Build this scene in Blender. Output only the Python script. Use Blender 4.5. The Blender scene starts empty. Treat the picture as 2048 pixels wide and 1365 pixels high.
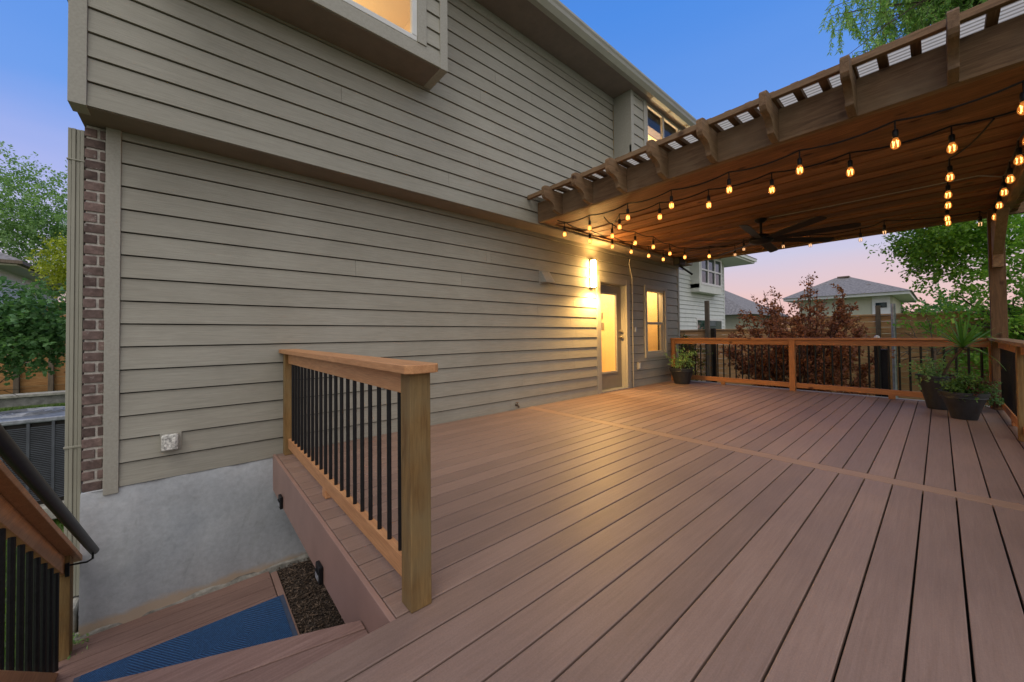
import bpy, bmesh, math, random
from mathutils import Vector, Matrix
R=math.radians
sc=bpy.context.scene
COL=sc.collection
# ------------------------------------------------------------------ camera
YAW,PITCH,ROLL=R(49.1),R(1.0),R(0.6)
F=741.0
fw=Vector((math.cos(YAW)*math.cos(PITCH),math.sin(YAW)*math.cos(PITCH),math.sin(PITCH)))
rt=Vector((math.sin(YAW),-math.cos(YAW),0)); up=rt.cross(fw)
r2=math.cos(ROLL)*rt-math.sin(ROLL)*up; u2=math.sin(ROLL)*rt+math.cos(ROLL)*up
cam=bpy.data.cameras.new('camera'); co=bpy.data.objects.new('camera',cam); COL.objects.link(co)
co.matrix_world=Matrix(((r2.x,u2.x,-fw.x,0),(r2.y,u2.y,-fw.y,0),(r2.z,u2.z,-fw.z,1.09),(0,0,0,1)))
cam.sensor_width=36; cam.lens=F/2048*36
cam.shift_y=(670-F*math.tan(PITCH)-682.5)/2048
cam.clip_start=0.02; cam.clip_end=2000
sc.camera=co
# ------------------------------------------------------------------ world: dusk sky
w=bpy.data.worlds.new('World'); sc.world=w; w.use_nodes=True
nt=w.node_tree; nt.nodes.clear(); N=nt.nodes.new; L=nt.links.new
out=N('ShaderNodeOutputWorld'); bg=N('ShaderNodeBackground'); L(bg.outputs[0],out.inputs[0])
tc=N('ShaderNodeTexCoord'); sep=N('ShaderNodeSeparateXYZ'); L(tc.outputs['Generated'],sep.inputs[0])
nz=N('ShaderNodeTexNoise'); nz.inputs['Scale'].default_value=1.6; nz.inputs['Detail'].default_value=3
mp=N('ShaderNodeMapping'); mp.inputs['Scale'].default_value=(1,1,7); L(tc.outputs['Generated'],mp.inputs[0]); L(mp.outputs[0],nz.inputs[0])
mz=N('ShaderNodeMath'); mz.operation='MULTIPLY_ADD'; L(nz.outputs[0],mz.inputs[0]); mz.inputs[1].default_value=.08; L(sep.outputs[2],mz.inputs[2])
cr=N('ShaderNodeValToRGB'); L(mz.outputs[0],cr.inputs[0])
stops=[(0.0,(.62,.40,.36)),(.06,(.92,.54,.46)),(.12,(.82,.58,.58)),(.20,(.62,.60,.78)),(.31,(.46,.50,.86)),(.46,(.165,.35,.84)),(.68,(.08,.27,.79)),(1.0,(.06,.2,.65))]
e=cr.color_ramp.elements
e[0].position=stops[0][0]; e[0].color=(*stops[0][1],1); e[1].position=1.0; e[1].color=(*stops[-1][1],1)
for p,c in stops[1:-1]:
    q=e.new(p); q.color=(*c,1)
# paler afterglow over the half of the sky behind the camera
dt=N('ShaderNodeVectorMath'); dt.operation='DOT_PRODUCT'; L(tc.outputs['Generated'],dt.inputs[0]); dt.inputs[1].default_value=(-.40,-.68,.61)
mr=N('ShaderNodeMapRange'); mr.interpolation_type='SMOOTHERSTEP'; L(dt.outputs['Value'],mr.inputs[0]); mr.inputs[1].default_value=.05; mr.inputs[2].default_value=.95
mx=N('ShaderNodeMixRGB'); L(mr.outputs[0],mx.inputs[0]); L(cr.outputs[0],mx.inputs[1]); mx.inputs[2].default_value=(1.05,1.02,1.02,1)
L(mx.outputs[0],bg.inputs[0]); bg.inputs[1].default_value=1.0
# ------------------------------------------------------------------ sun: the broad last light
sd=bpy.data.lights.new('sun','SUN'); so=bpy.data.objects.new('sun',sd); COL.objects.link(so)
sd.energy=.95; sd.angle=R(36); sd.color=(1,.95,.9)
so.rotation_euler=Vector((.42,.30,-.86)).to_track_quat('-Z','Y').to_euler()
# ------------------------------------------------------------------ render settings
sc.render.engine='CYCLES'
vs=sc.view_settings; vs.view_transform='Standard'; vs.look='None'; vs.exposure=0; vs.gamma=1; vs.use_curve_mapping=False
sc.render.resolution_x=1024; sc.render.resolution_y=682
sc.cycles.max_bounces=6; sc.cycles.transparent_max_bounces=12
sc.cycles.sample_clamp_indirect=6

# ================================================================== materials
def newmat(name):
    m=bpy.data.materials.new(name); m.use_nodes=True; t=m.node_tree; b=t.nodes['Principled BSDF']
    return m,t,b
def nd(t,k,**kw):
    n=t.nodes.new(k)
    for a,v in kw.items():
        if a in n.inputs: n.inputs[a].default_value=v
        else: setattr(n,a,v)
    return n
def ramp(t,fac,c0,c1,p0=.35,p1=.65):
    r=t.nodes.new('ShaderNodeValToRGB'); t.links.new(fac,r.inputs[0])
    r.color_ramp.elements[0].position=p0; r.color_ramp.elements[0].color=(*c0,1)
    r.color_ramp.elements[1].position=p1; r.color_ramp.elements[1].color=(*c1,1)
    return r.outputs[0]
def mult(t,a,b,fac=1.0,mode='MULTIPLY'):
    n=t.nodes.new('ShaderNodeMixRGB'); n.blend_type=mode; n.inputs[0].default_value=fac
    t.links.new(a,n.inputs[1])
    if hasattr(b,'links') or hasattr(b,'is_linked'): t.links.new(b,n.inputs[2])
    else: n.inputs[2].default_value=(*b,1)
    return n.outputs[0]
def coords(t,off=True):
    tc=nd(t,'ShaderNodeTexCoord'); v=tc.outputs['Object']
    if off:
        a=nd(t,'ShaderNodeAttribute',attribute_name='rnd')
        vm=nd(t,'ShaderNodeVectorMath',operation='MULTIPLY_ADD'); vm.inputs[1].default_value=(37.,53.,71.)
        t.links.new(a.outputs['Fac'],vm.inputs[0]); t.links.new(v,vm.inputs[2]); return vm.outputs[0],a.outputs['Fac'],v
    return v,None,v
def mapping(t,v,s):
    m=nd(t,'ShaderNodeMapping'); m.inputs['Scale'].default_value=s; t.links.new(v,m.inputs[0]); return m.outputs[0]
def noise(t,v,scale,detail=4,rough=.6,dist=0):
    n=nd(t,'ShaderNodeTexNoise'); t.links.new(v,n.inputs['Vector']); n.inputs['Scale'].default_value=scale
    n.inputs['Detail'].default_value=detail; n.inputs['Roughness'].default_value=rough; n.inputs['Distortion'].default_value=dist
    return n.outputs[0]
def bump(t,b,h,strength,dist):
    n=nd(t,'ShaderNodeBump'); n.inputs['Strength'].default_value=strength; n.inputs['Distance'].default_value=dist
    t.links.new(h,n.inputs['Height']); t.links.new(n.outputs[0],b.inputs['Normal']); return n
def stretch(axis,k=14.):
    return {'X':(1,k,k),'Y':(k,1,k),'Z':(k,k,1)}[axis]
def vary(t,col,fac,lo,hi):
    mr=nd(t,'ShaderNodeMapRange'); t.links.new(fac,mr.inputs[0]); mr.inputs[3].default_value=lo; mr.inputs[4].default_value=hi
    cx=nd(t,'ShaderNodeCombineColor'); 
    for i in range(3): t.links.new(mr.outputs[0],cx.inputs[i])
    return mult(t,col,cx.outputs[0])
def wood(name,c0,c1,axis,rough=.65,fine=9.,bstr=.35,bd=.002,knots=True,weather=None,lo=.82,hi=1.12,spec=.3):
    m,t,b=newmat(name); v,rn,vo=coords(t)
    vv=mapping(t,v,stretch(axis,10))
    g=noise(t,vv,fine*.35,5,.6,.8); f=noise(t,mapping(t,v,stretch(axis,30)),fine,3,.7)
    col=ramp(t,g,c0,c1,.32,.68)
    col=mult(t,col,ramp(t,f,(.72,.7,.68),(1.1,1.1,1.1),.3,.7))
    if knots:
        vo2=nd(t,'ShaderNodeTexVoronoi'); t.links.new(mapping(t,v,stretch(axis,1.5)),vo2.inputs['Vector']); vo2.inputs['Scale'].default_value=3.0
        col=mult(t,col,ramp(t,vo2.outputs['Distance'],(.25,.17,.12),(1,1,1),.06,.16))
    if weather:
        wn=noise(t,vo,2.3,4,.65); mxn=nd(t,'ShaderNodeMixRGB'); t.links.new(ramp(t,wn,(0,0,0),(.75,.75,.75),.42,.7),mxn.inputs[0]); t.links.new(col,mxn.inputs[1]); mxn.inputs[2].default_value=(*weather,1); col=mxn.outputs[0]
    col=vary(t,col,rn,lo,hi)
    t.links.new(col,b.inputs['Base Color']); b.inputs['Roughness'].default_value=rough; b.inputs['Specular IOR Level'].default_value=spec
    bump(t,b,f,bstr,bd); return m
def plain(name,c,rough=.5,metal=0,nscale=20,namt=.12,bstr=.0,bd=.002,spec=.5):
    m,t,b=newmat(name); v,_,_=coords(t,False)
    n=noise(t,v,nscale,4,.6); lo=tuple(x*(1-namt) for x in c); hi=tuple(min(1,x*(1+namt)) for x in c)
    t.links.new(ramp(t,n,lo,hi),b.inputs['Base Color']); b.inputs['Roughness'].default_value=rough; b.inputs['Metallic'].default_value=metal
    b.inputs['Specular IOR Level'].default_value=spec
    if bstr: bump(t,b,n,bstr,bd)
    return m
def emis(name,c,s):
    m,t,b=newmat(name); b.inputs['Base Color'].default_value=(*c,1); b.inputs['Emission Color'].default_value=(*c,1); b.inputs['Emission Strength'].default_value=s; return m
def siding(name,c,lo=.95,hi=1.04):
    m,t,b=newmat(name); v,rn,vo=coords(t)
    g=noise(t,mapping(t,v,(1.6,1.6,34)),2.4,5,.62,1.2)
    f=noise(t,mapping(t,v,(12,12,160)),2.0,3,.6)
    d=noise(t,vo,1.3,4,.6)
    col=ramp(t,g,tuple(x*.9 for x in c),tuple(x*1.07 for x in c),.35,.62)
    col=mult(t,col,ramp(t,d,(.88,.87,.85),(1.04,1.04,1.04),.3,.7)); col=vary(t,col,rn,lo,hi)
    t.links.new(col,b.inputs['Base Color']); b.inputs['Roughness'].default_value=.62; b.inputs['Specular IOR Level'].default_value=.3
    a=nd(t,'ShaderNodeMath',operation='MULTIPLY_ADD'); t.links.new(f,a.inputs[0]); a.inputs[1].default_value=.35; t.links.new(g,a.inputs[2])
    bump(t,b,a.outputs[0],.55,.0035); return m
def glassmat(name,tint=(1,1,1),gloss=.12):
    m=bpy.data.materials.new(name); m.use_nodes=True; t=m.node_tree; t.nodes.clear()
    o=nd(t,'ShaderNodeOutputMaterial'); tr=nd(t,'ShaderNodeBsdfTransparent'); gl=nd(t,'ShaderNodeBsdfGlossy'); mxs=nd(t,'ShaderNodeMixShader')
    tr.inputs[0].default_value=(*tint,1); gl.inputs['Roughness'].default_value=.02
    fr=nd(t,'ShaderNodeLayerWeight'); pw=nd(t,'ShaderNodeMath',operation='POWER'); t.links.new(fr.outputs['Facing'],pw.inputs[0]); pw.inputs[1].default_value=5
    ml=nd(t,'ShaderNodeMath',operation='MULTIPLY_ADD'); t.links.new(pw.outputs[0],ml.inputs[0]); ml.inputs[1].default_value=.3; ml.inputs[2].default_value=gloss-.08
    t.links.new(ml.outputs[0],mxs.inputs[0]); t.links.new(tr.outputs[0],mxs.inputs[1]); t.links.new(gl.outputs[0],mxs.inputs[2]); t.links.new(mxs.outputs[0],o.inputs[0]); return m

M={}
PAINT=(.33,.315,.264)
M['siding']=siding('siding_paint',PAINT)
M['trim']=plain('trim_paint',(.33,.315,.268),.6,nscale=60,namt=.08,bstr=.25,bd=.0015,spec=.3)
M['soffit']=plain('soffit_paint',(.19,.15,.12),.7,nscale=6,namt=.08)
M['gutter']=plain('gutter_paint',(.32,.31,.25),.4,nscale=3,namt=.06)
M['white_frame']=plain('white_vinyl',(.62,.62,.60),.4,nscale=8,namt=.04)
M['tan_frame']=plain('tan_vinyl',(.36,.33,.27),.45,nscale=8,namt=.05)
M['glass']=glassmat('window_glass')
M['room']=plain('room_wall',(.72,.52,.25),.9,nscale=1.5,namt=.05)
M['room_floor']=plain('room_floor',(.45,.2,.07),.5,nscale=6,namt=.2)
def concrete():
    m,t,b=newmat('parged_concrete'); v,_,_=coords(t,False)
    n1=noise(t,v,1.7,6,.65,.6); n2=noise(t,v,26,5,.7); n3=noise(t,mapping(t,v,(1,1,.5)),4.5,4,.6,1.5)
    col=ramp(t,n1,(.36,.385,.41),(.47,.49,.505),.33,.68)
    col=mult(t,col,ramp(t,n3,(.84,.84,.82),(1.03,1.03,1.03),.25,.42)); col=mult(t,col,ramp(t,n2,(.88,.88,.88),(1.06,1.06,1.06)))
    # tan damp stain along the foot of the wall
    s=nd(t,'ShaderNodeSeparateXYZ'); t.links.new(v,s.inputs[0])
    a=nd(t,'ShaderNodeMath',operation='MULTIPLY_ADD'); t.links.new(n1,a.inputs[0]); a.inputs[1].default_value=.25; t.links.new(s.outputs[2],a.inputs[2])
    mxn=nd(t,'ShaderNodeMixRGB'); t.links.new(ramp(t,a.outputs[0],(1,1,1),(0,0,0),.425,.47),mxn.inputs[0]); t.links.new(col,mxn.inputs[1]); mxn.inputs[2].default_value=(.47,.38,.29,1)
    t.links.new(mxn.outputs[0],b.inputs['Base Color']); b.inputs['Roughness'].default_value=.9; b.inputs['Specular IOR Level'].default_value=.15
    ad=nd(t,'ShaderNodeMath',operation='ADD'); t.links.new(n2,ad.inputs[0]); t.links.new(n3,ad.inputs[1]); bump(t,b,ad.outputs[0],.45,.006); return m
M['concrete']=concrete()
M['grey_stone']=plain('old_concrete',(.25,.24,.21),.95,nscale=14,namt=.4,bstr=.8,bd=.02)
M['mortar']=plain('mortar',(.40,.37,.33),.95,nscale=30,namt=.3,bstr=.8,bd=.006)
def brickm():
    m,t,b=newmat('brick'); v,rn,_=coords(t)
    n=noise(t,v,30,4,.7); n2=noise(t,v,9,4,.7)
    col=ramp(t,n2,(.115,.075,.065),(.175,.12,.105)); col=mult(t,col,ramp(t,n,(.7,.7,.7),(1.25,1.25,1.25))); col=vary(t,col,rn,.6,1.25)
    mxn=nd(t,'ShaderNodeMixRGB'); t.links.new(ramp(t,noise(t,v,14,5,.8),(0,0,0),(.8,.8,.8),.6,.72),mxn.inputs[0]); t.links.new(col,mxn.inputs[1]); mxn.inputs[2].default_value=(.4,.37,.34,1)
    t.links.new(mxn.outputs[0],b.inputs['Base Color']); b.inputs['Roughness'].default_value=.9; bump(t,b,n,.8,.004); return m
M['brick']=brickm()
def deckm(name,axis,c0,c1,rough=.5,lo=.86,hi=1.1):
    m,t,b=newmat(name); v,rn,vo=coords(t)
    g=noise(t,mapping(t,v,stretch(axis,22)),3.2,5,.65,.5); f=noise(t,mapping(t,v,stretch(axis,60)),6,3,.7); pat=noise(t,vo,1.1,5,.65); sc_=noise(t,mapping(t,vo,stretch(axis,3)),3.5,5,.75,1.)
    col=ramp(t,g,c0,c1,.35,.68); col=mult(t,col,ramp(t,f,(.95,.95,.95),(1.03,1.03,1.03))); col=mult(t,col,ramp(t,noise(t,vo,160,2,.6),(.93,.93,.93),(1.06,1.06,1.06)))
    col=mult(t,col,ramp(t,pat,(.86,.85,.86),(1.07,1.06,1.05),.3,.7)); col=mult(t,col,ramp(t,sc_,(.84,.84,.85),(1,1,1),.27,.36)); col=vary(t,col,rn,lo,hi)
    t.links.new(col,b.inputs['Base Color'])
    mr=nd(t,'ShaderNodeMapRange'); t.links.new(pat,mr.inputs[0]); mr.inputs[3].default_value=rough-.08; mr.inputs[4].default_value=rough+.12; t.links.new(mr.outputs[0],b.inputs['Roughness'])
    b.inputs['Specular IOR Level'].default_value=.5
    ad=nd(t,'ShaderNodeMath',operation='ADD'); t.links.new(f,ad.inputs[0]); t.links.new(g,ad.inputs[1]); bump(t,b,ad.outputs[0],.25,.001); return m
M['deck']=deckm('deck_composite','X',(.228,.150,.116),(.268,.180,.142))
M['deckY']=deckm('deck_composite_cross','Y',(.27,.165,.105),(.33,.21,.14),.5)
M['fascia']=plain('deck_fascia',(.28,.17,.135),.5,nscale=2.5,namt=.1,bstr=.05)
M['dark']=plain('dark_framing',(.02,.018,.015),.9)
M['step']=deckm('worn_tread','X',(.20,.115,.09),(.29,.18,.145),.6)
M['rail']={a:wood('stained_rail_'+a,(.46,.215,.09),(.58,.30,.135),a,.5,knots=False,lo=.94,hi=1.05,bstr=.2,spec=.4) for a in 'XYZ'}
M['railwarm']={a:wood('amber_rail_'+a,(.33,.135,.045),(.45,.2,.075),a,.5,knots=True,lo=.9,hi=1.08,bstr=.2,spec=.4) for a in 'XYZ'}
M['post']=wood('treated_post',(.17,.09,.028),(.31,.185,.065),'Z',.7,weather=(.22,.17,.085),bstr=.6,bd=.004)
M['perg']={a:wood('pergola_timber_'+a,(.15,.085,.043),(.28,.17,.09),a,.75,bstr=.6,bd=.004,weather=(.225,.155,.09)) for a in 'XYZ'}
M['ceil']=wood('cedar_ceiling',(.13,.055,.022),(.29,.125,.05),'Y',.6,bstr=.5,bd=.004,lo=.62,hi=1.3)
M['black']=plain('black_metal',(.008,.008,.009),.45,0,nscale=60,namt=.3,spec=.3)
M['blackpipe']=plain('black_handrail',(.010,.011,.013),.38,0,nscale=30,namt=.4,spec=.4)
M['pot']=plain('black_plastic_pot',(.022,.023,.026),.5,nscale=12,namt=.3)
M['soil']=plain('soil',(.03,.02,.013),.95,nscale=30,namt=.5)
M['chrome']=plain('satin_nickel',(.6,.58,.52),.25,1,namt=.05)
M['galv']=plain('galvanised_steel',(.42,.44,.46),.4,.6,nscale=9,namt=.2)
M['poly']=None
def polym():
    m,t,b=newmat('corrugated_sheet'); v,_,_=coords(t,False)
    wv=nd(t,'ShaderNodeTexWave'); wv.bands_direction='X'; t.links.new(v,wv.inputs['Vector']); wv.inputs['Scale'].default_value=7.; wv.inputs['Distortion'].default_value=0
    t.links.new(ramp(t,wv.outputs[0],(.45,.42,.38),(.8,.77,.7),.2,.6),b.inputs['Base Color']); b.inputs['Roughness'].default_value=.5
    b.inputs['Transmission Weight'].default_value=.0
    # thin translucent sheet: daylight above comes through it
    tl=nd(t,'ShaderNodeBsdfTranslucent'); tl.inputs[0].default_value=(.85,.83,.78,1); mxs=nd(t,'ShaderNodeMixShader'); mxs.inputs[0].default_value=.72
    t.links.new(ramp(t,wv.outputs[0],(.5,.47,.42),(.92,.9,.86),.1,.5),tl.inputs[0])
    o=t.nodes['Material Output']; t.links.new(b.outputs[0],mxs.inputs[1]); t.links.new(tl.outputs[0],mxs.inputs[2]); t.links.new(mxs.outputs[0],o.inputs[0]); return m
M['poly']=polym()
def matm():
    m,t,b=newmat('blue_mat'); v,_,_=coords(t,False)
    ck=nd(t,'ShaderNodeTexChecker'); ck.inputs['Scale'].default_value=1
    mp_=nd(t,'ShaderNodeMapping'); mp_.inputs['Scale'].default_value=(3.3,3.3,3.3); mp_.inputs['Rotation'].default_value=(0,0,0); t.links.new(v,mp_.inputs[0])
    t.links.new(mp_.outputs[0],ck.inputs['Vector'])
    def w(rot):
        a=nd(t,'ShaderNodeMapping'); a.inputs['Rotation'].default_value=(0,0,rot); t.links.new(v,a.inputs[0]); x=nd(t,'ShaderNodeTexWave'); x.bands_direction='X'; x.inputs['Scale'].default_value=20; x.inputs['Distortion'].default_value=.6; x.inputs['Detail Scale'].default_value=4; t.links.new(a.outputs[0],x.inputs['Vector']); return x.outputs[0]
    mxn=nd(t,'ShaderNodeMixRGB'); t.links.new(ck.outputs['Fac'],mxn.inputs[0]); t.links.new(w(R(55)),mxn.inputs[1]); t.links.new(w(R(-35)),mxn.inputs[2])
    n=noise(t,v,60,3,.7); col=ramp(t,mxn.outputs[0],(.008,.038,.12),(.022,.095,.23),.3,.8); col=mult(t,col,ramp(t,n,(.75,.75,.75),(1.2,1.2,1.2)))
    t.links.new(col,b.inputs['Base Color']); b.inputs['Roughness'].default_value=.8; bump(t,b,mxn.outputs[0],.8,.004); return m
M['mat']=matm()
def leafm(name,c0,c1,transl=.35,sc_=3.):
    m,t,b=newmat(name); v,rn,_=coords(t,True)
    col=ramp(t,rn,c0,c1,0,1)
    t.links.new(col,b.inputs['Base Color']); b.inputs['Roughness'].default_value=.5; b.inputs['Specular IOR Level'].default_value=.35
    tl=nd(t,'ShaderNodeBsdfTranslucent'); t.links.new(mult(t,col,(1.3,1.4,.7)),tl.inputs[0]); mxs=nd(t,'ShaderNodeMixShader'); mxs.inputs[0].default_value=transl
    o=t.nodes['Material Output']; t.links.new(b.outputs[0],mxs.inputs[1]); t.links.new(tl.outputs[0],mxs.inputs[2]); t.links.new(mxs.outputs[0],o.inputs[0]); return m
M['leaf_green']=leafm('leaf_green',(.14,.31,.05),(.40,.62,.12),.5)
M['leaf_bright']=leafm('leaf_bright',(.08,.20,.02),(.24,.40,.05))
M['leaf_dark']=leafm('leaf_dark',(.05,.14,.05),(.18,.34,.13))
M['leaf_mid']=leafm('leaf_mid',(.15,.28,.10),(.34,.50,.22),.45)
M['leaf_yellow']=leafm('leaf_yellow',(.24,.30,.02),(.45,.48,.05))
M['leaf_purple']=leafm('leaf_purple',(.17,.06,.035),(.46,.19,.10),.35)
M['leaf_pot']=leafm('leaf_pot',(.04,.11,.025),(.16,.28,.06),.3)
M['leaf_wine']=leafm('leaf_wine',(.07,.02,.02),(.15,.05,.04),.3)
M['leaf_red']=leafm('leaf_red',(.20,.05,.03),(.10,.20,.03),.3)
M['leaf_willow']=leafm('leaf_willow',(.18,.36,.09),(.38,.56,.18),.45)
M['bark']=plain('bark',(.09,.065,.045),.9,nscale=25,namt=.4,bstr=.8,bd=.01)
M['bark_red']=plain('bark_red',(.10,.045,.03),.8,nscale=25,namt=.4)
M['fence']=wood('fence_board',(.52,.28,.12),(.72,.43,.21),'Y',.8,knots=False,lo=.8,hi=1.12)
M['fenceX']=wood('fence_board_x',(.30,.145,.05),(.46,.25,.10),'X',.8,knots=True,lo=.85,hi=1.1)
M['fence_grey']=wood('grey_post',(.13,.10,.07),(.2,.16,.12),'Z',.85,knots=False)
M['nsiding']=plain('neighbour_siding',(.58,.60,.57),.7,nscale=4,namt=.05)
M['ntrim']=plain('neighbour_trim',(.62,.63,.58),.6,nscale=4,namt=.04)
M['nglass']=plain('dark_glass',(.03,.045,.05),.03,0,nscale=4,namt=.5,spec=1.0)
M['shingle']=plain('shingle',(.20,.185,.175),.9,nscale=9,namt=.3,bstr=.5,bd=.03)
M['tan_wall']=plain('tan_wall',(.46,.45,.33),.8,nscale=2,namt=.05)
M['ac']=plain('ac_louvre',(.10,.11,.13),.5,.3,nscale=6,namt=.15)
M['ac_top']=plain('ac_top',(.30,.32,.36),.4,.4,nscale=12,namt=.3)
M['pad']=plain('concrete_pad',(.36,.35,.31),.9,nscale=12,namt=.25,bstr=.4,bd=.01)
M['block']=plain('retaining_block',(.20,.20,.19),.9,nscale=8,namt=.3,bstr=.5,bd=.02)
M['grass']=leafm('grass_blade',(.06,.13,.02),(.15,.25,.04),.3)
M['lawn']=plain('lawn_soil',(.075,.115,.03),.95,nscale=5,namt=.35,bstr=.6,bd=.02)
M['mulch']=leafm('mulch_chip',(.05,.035,.025),(.21,.145,.10),0)
M['mulchbase']=plain('mulch_soil',(.035,.023,.016),.95,nscale=40,namt=.5,bstr=.9,bd=.02)

# ================================================================== mesh builder
rng=random.Random(7)
class MB:
    def __init__(s): s.v=[]; s.f=[]; s.r=[]
    def add(s,vs,fs,r=None):
        b=len(s.v); s.v+= [tuple(p) for p in vs]; s.f+=[tuple(b+i for i in f) for f in fs]
        r=rng.random() if r is None else r; s.r+=[r]*len(fs); return s
    def box(s,x0,x1,y0,y1,z0,z1,r=None):
        vs=[(x,y,z) for x in (x0,x1) for y in (y0,y1) for z in (z0,z1)]
        return s.add(vs,[(0,1,3,2),(4,6,7,5),(0,4,5,1),(2,3,7,6),(0,2,6,4),(1,5,7,3)],r)
    def beam(s,p0,p1,w,h,upv=(0,0,1),r=None):
        p0,p1=Vector(p0),Vector(p1); d=(p1-p0).normalized(); sd=d.cross(Vector(upv)).normalized(); u=sd.cross(d)
        vs=[p+sd*a*w/2+u*b*h/2 for p in (p0,p1) for a in (-1,1) for b in (-1,1)]
        return s.add(vs,[(0,1,3,2),(4,6,7,5),(0,4,5,1),(2,3,7,6),(0,2,6,4),(1,5,7,3)],r)
    def prism(s,pts,ext,r=None):      # polygon pts (3d) extruded by vector ext
        n=len(pts); e=Vector(ext); vs=[Vector(p) for p in pts]; vs+= [p+e for p in vs]
        fs=[tuple(range(n)),tuple(range(2*n-1,n-1,-1))]+[(i,(i+1)%n,n+(i+1)%n,n+i) for i in range(n)]
        return s.add(vs,fs,r)
    def tube(s,pts,rad,n=8,r=None,cap=True):
        pts=[Vector(p) for p in pts]; k=len(pts); rad=rad if isinstance(rad,(list,tuple)) else [rad]*k
        vs=[];fs=[]
        d0=(pts[1]-pts[0]).normalized(); a=d0.orthogonal().normalized()
        for i,p in enumerate(pts):
            d=(pts[min(i+1,k-1)]-pts[max(i-1,0)]).normalized(); a=(a-d*a.dot(d)).normalized(); b=d.cross(a)
            for j in range(n):
                t=2*math.pi*j/n; vs.append(p+(a*math.cos(t)+b*math.sin(t))*rad[i])
        for i in range(k-1):
            for j in range(n): fs.append((i*n+j,i*n+(j+1)%n,(i+1)*n+(j+1)%n,(i+1)*n+j))
        if cap: fs+= [tuple(range(n-1,-1,-1)),tuple(range((k-1)*n,k*n))]
        return s.add(vs,fs,r)
    def lathe(s,prof,c,n=24,r=None):   # prof: (radius,z)
        c=Vector(c); vs=[];fs=[]
        for (ra,z) in prof:
            for j in range(n):
                t=2*math.pi*j/n; vs.append(c+Vector((ra*math.cos(t),ra*math.sin(t),z)))
        for i in range(len(prof)-1):
            for j in range(n): fs.append((i*n+j,i*n+(j+1)%n,(i+1)*n+(j+1)%n,(i+1)*n+j))
        fs+= [tuple(range(n-1,-1,-1)),tuple(range((len(prof)-1)*n,len(prof)*n))]
        return s.add(vs,fs,r)
    def build(s,name,mat,parent=None,bevel=0,smooth=False,base=None):
        me=bpy.data.meshes.new(name)
        o=bpy.data.objects.new(name,me); COL.objects.link(o)
        off=Vector((0,0,0))
        if parent is not None:
            o.parent=parent; p=parent
            while p is not None: off+=p.location; p=p.parent
        if base is not None: o.location=Vector(base)-off; off=Vector(base)
        me.from_pydata([(x-off.x,y-off.y,z-off.z) for x,y,z in s.v],[],s.f)
        at=me.attributes.new('rnd','FLOAT','FACE'); at.data.foreach_set('value',s.r)
        me.materials.append(mat)
        if smooth: me.shade_smooth()
        bm=bmesh.new(); bm.from_mesh(me); bmesh.ops.recalc_face_normals(bm,faces=bm.faces) if len(s.f)<20000 and not getattr(s,'leafy',False) else None; bm.to_mesh(me); bm.free()
        if bevel:
            b=o.modifiers.new('bevel','BEVEL'); b.width=bevel; b.segments=2; b.limit_method='ANGLE'; b.angle_limit=R(40)
        if smooth: 
            try: me.set_sharp_from_angle(angle=R(40))
            except Exception: pass
        return o
def tag(o,label=None,cat=None,group=None,kind=None):
    if label: o['label']=label
    if cat: o['category']=cat
    if group: o['group']=group
    if kind: o['kind']=kind
    return o
def thing(name,loc,label=None,cat=None,group=None,kind=None):
    o=bpy.data.objects.new(name,None); COL.objects.link(o); o.location=loc; o.empty_display_size=.1
    return tag(o,label,cat,group,kind)
def dupchild(src,parent,loc):     # copies one part and its sub-parts
    c=src.copy(); COL.objects.link(c); c.parent=parent; c.location=loc
    for ch in src.children:
        d=ch.copy(); COL.objects.link(d); d.parent=c
    return c

# ================================================================== THE HOUSE
house=thing('house',(4,4.11,-1.1),'taupe two storey house with lap siding, brick corner and lit windows','house')
WY=4.11
DOOR=(5.69,6.55,0.0,2.05); WIN=(7.33,8.13,.66,2.04)
DCAS=(5.58,6.66,-1,2.16); WCAS=(7.25,8.21,.57,2.12)
def course(mb,x0,x1,zb,pitch,y,holes,t0=.026,t1=.013,r=None):
    """one lap board, cut round the openings; its face leans out from t1 at the top to t0 at the bottom edge"""
    zt=zb+pitch-.010  # open gap above each board, its shadow line painted by the dark backing
    segs=[(x0,x1,zb,zt)]
    for (hx0,hx1,hz0,hz1) in holes:
        new=[]
        for (a,b,c,d) in segs:
            if hx1<=a or hx0>=b or hz1<=c or hz0>=d: new.append((a,b,c,d)); continue
            if a<hx0: new.append((a,hx0,c,d))
            if b>hx1: new.append((hx1,b,c,d))
            if c<hz0: new.append((max(a,hx0),min(b,hx1),c,hz0))
            if d>hz1: new.append((max(a,hx0),min(b,hx1),hz1,d))
        segs=new
    for (a,b,c,d) in segs:
        th=lambda z:t1+(t0-t1)*(zt-z)/(zt-zb)
        vs=[]
        for x in (a,b):
            for z in (c,d): vs+=[(x,y-th(z),z),(x,y+.004,z)]
        mb.add(vs,[(0,1,3,2),(4,6,7,5),(0,4,5,1),(2,3,7,6),(0,2,6,4),(1,5,7,3)],r)
lw=MB(); zb=-.027; k=0
while zb<2.66:
    # random butt joints along the course
    cuts=[-.41]+sorted(rng.uniform(.4,8.3) for _ in range(rng.choice((1,2,2,3))))+[8.79]
    for a,b in zip(cuts[:-1],cuts[1:]):
        if b-a>.05: course(lw,a+.0012,b-.0012,zb,.1766,WY,[DCAS,WCAS],r=rng.random())
    zb+=.1766; k+=1
lw.build('lower_siding',M['siding'],house)
sh=MB()   # sheathing with the two openings, near-black so course gaps read as shadow lines
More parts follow.
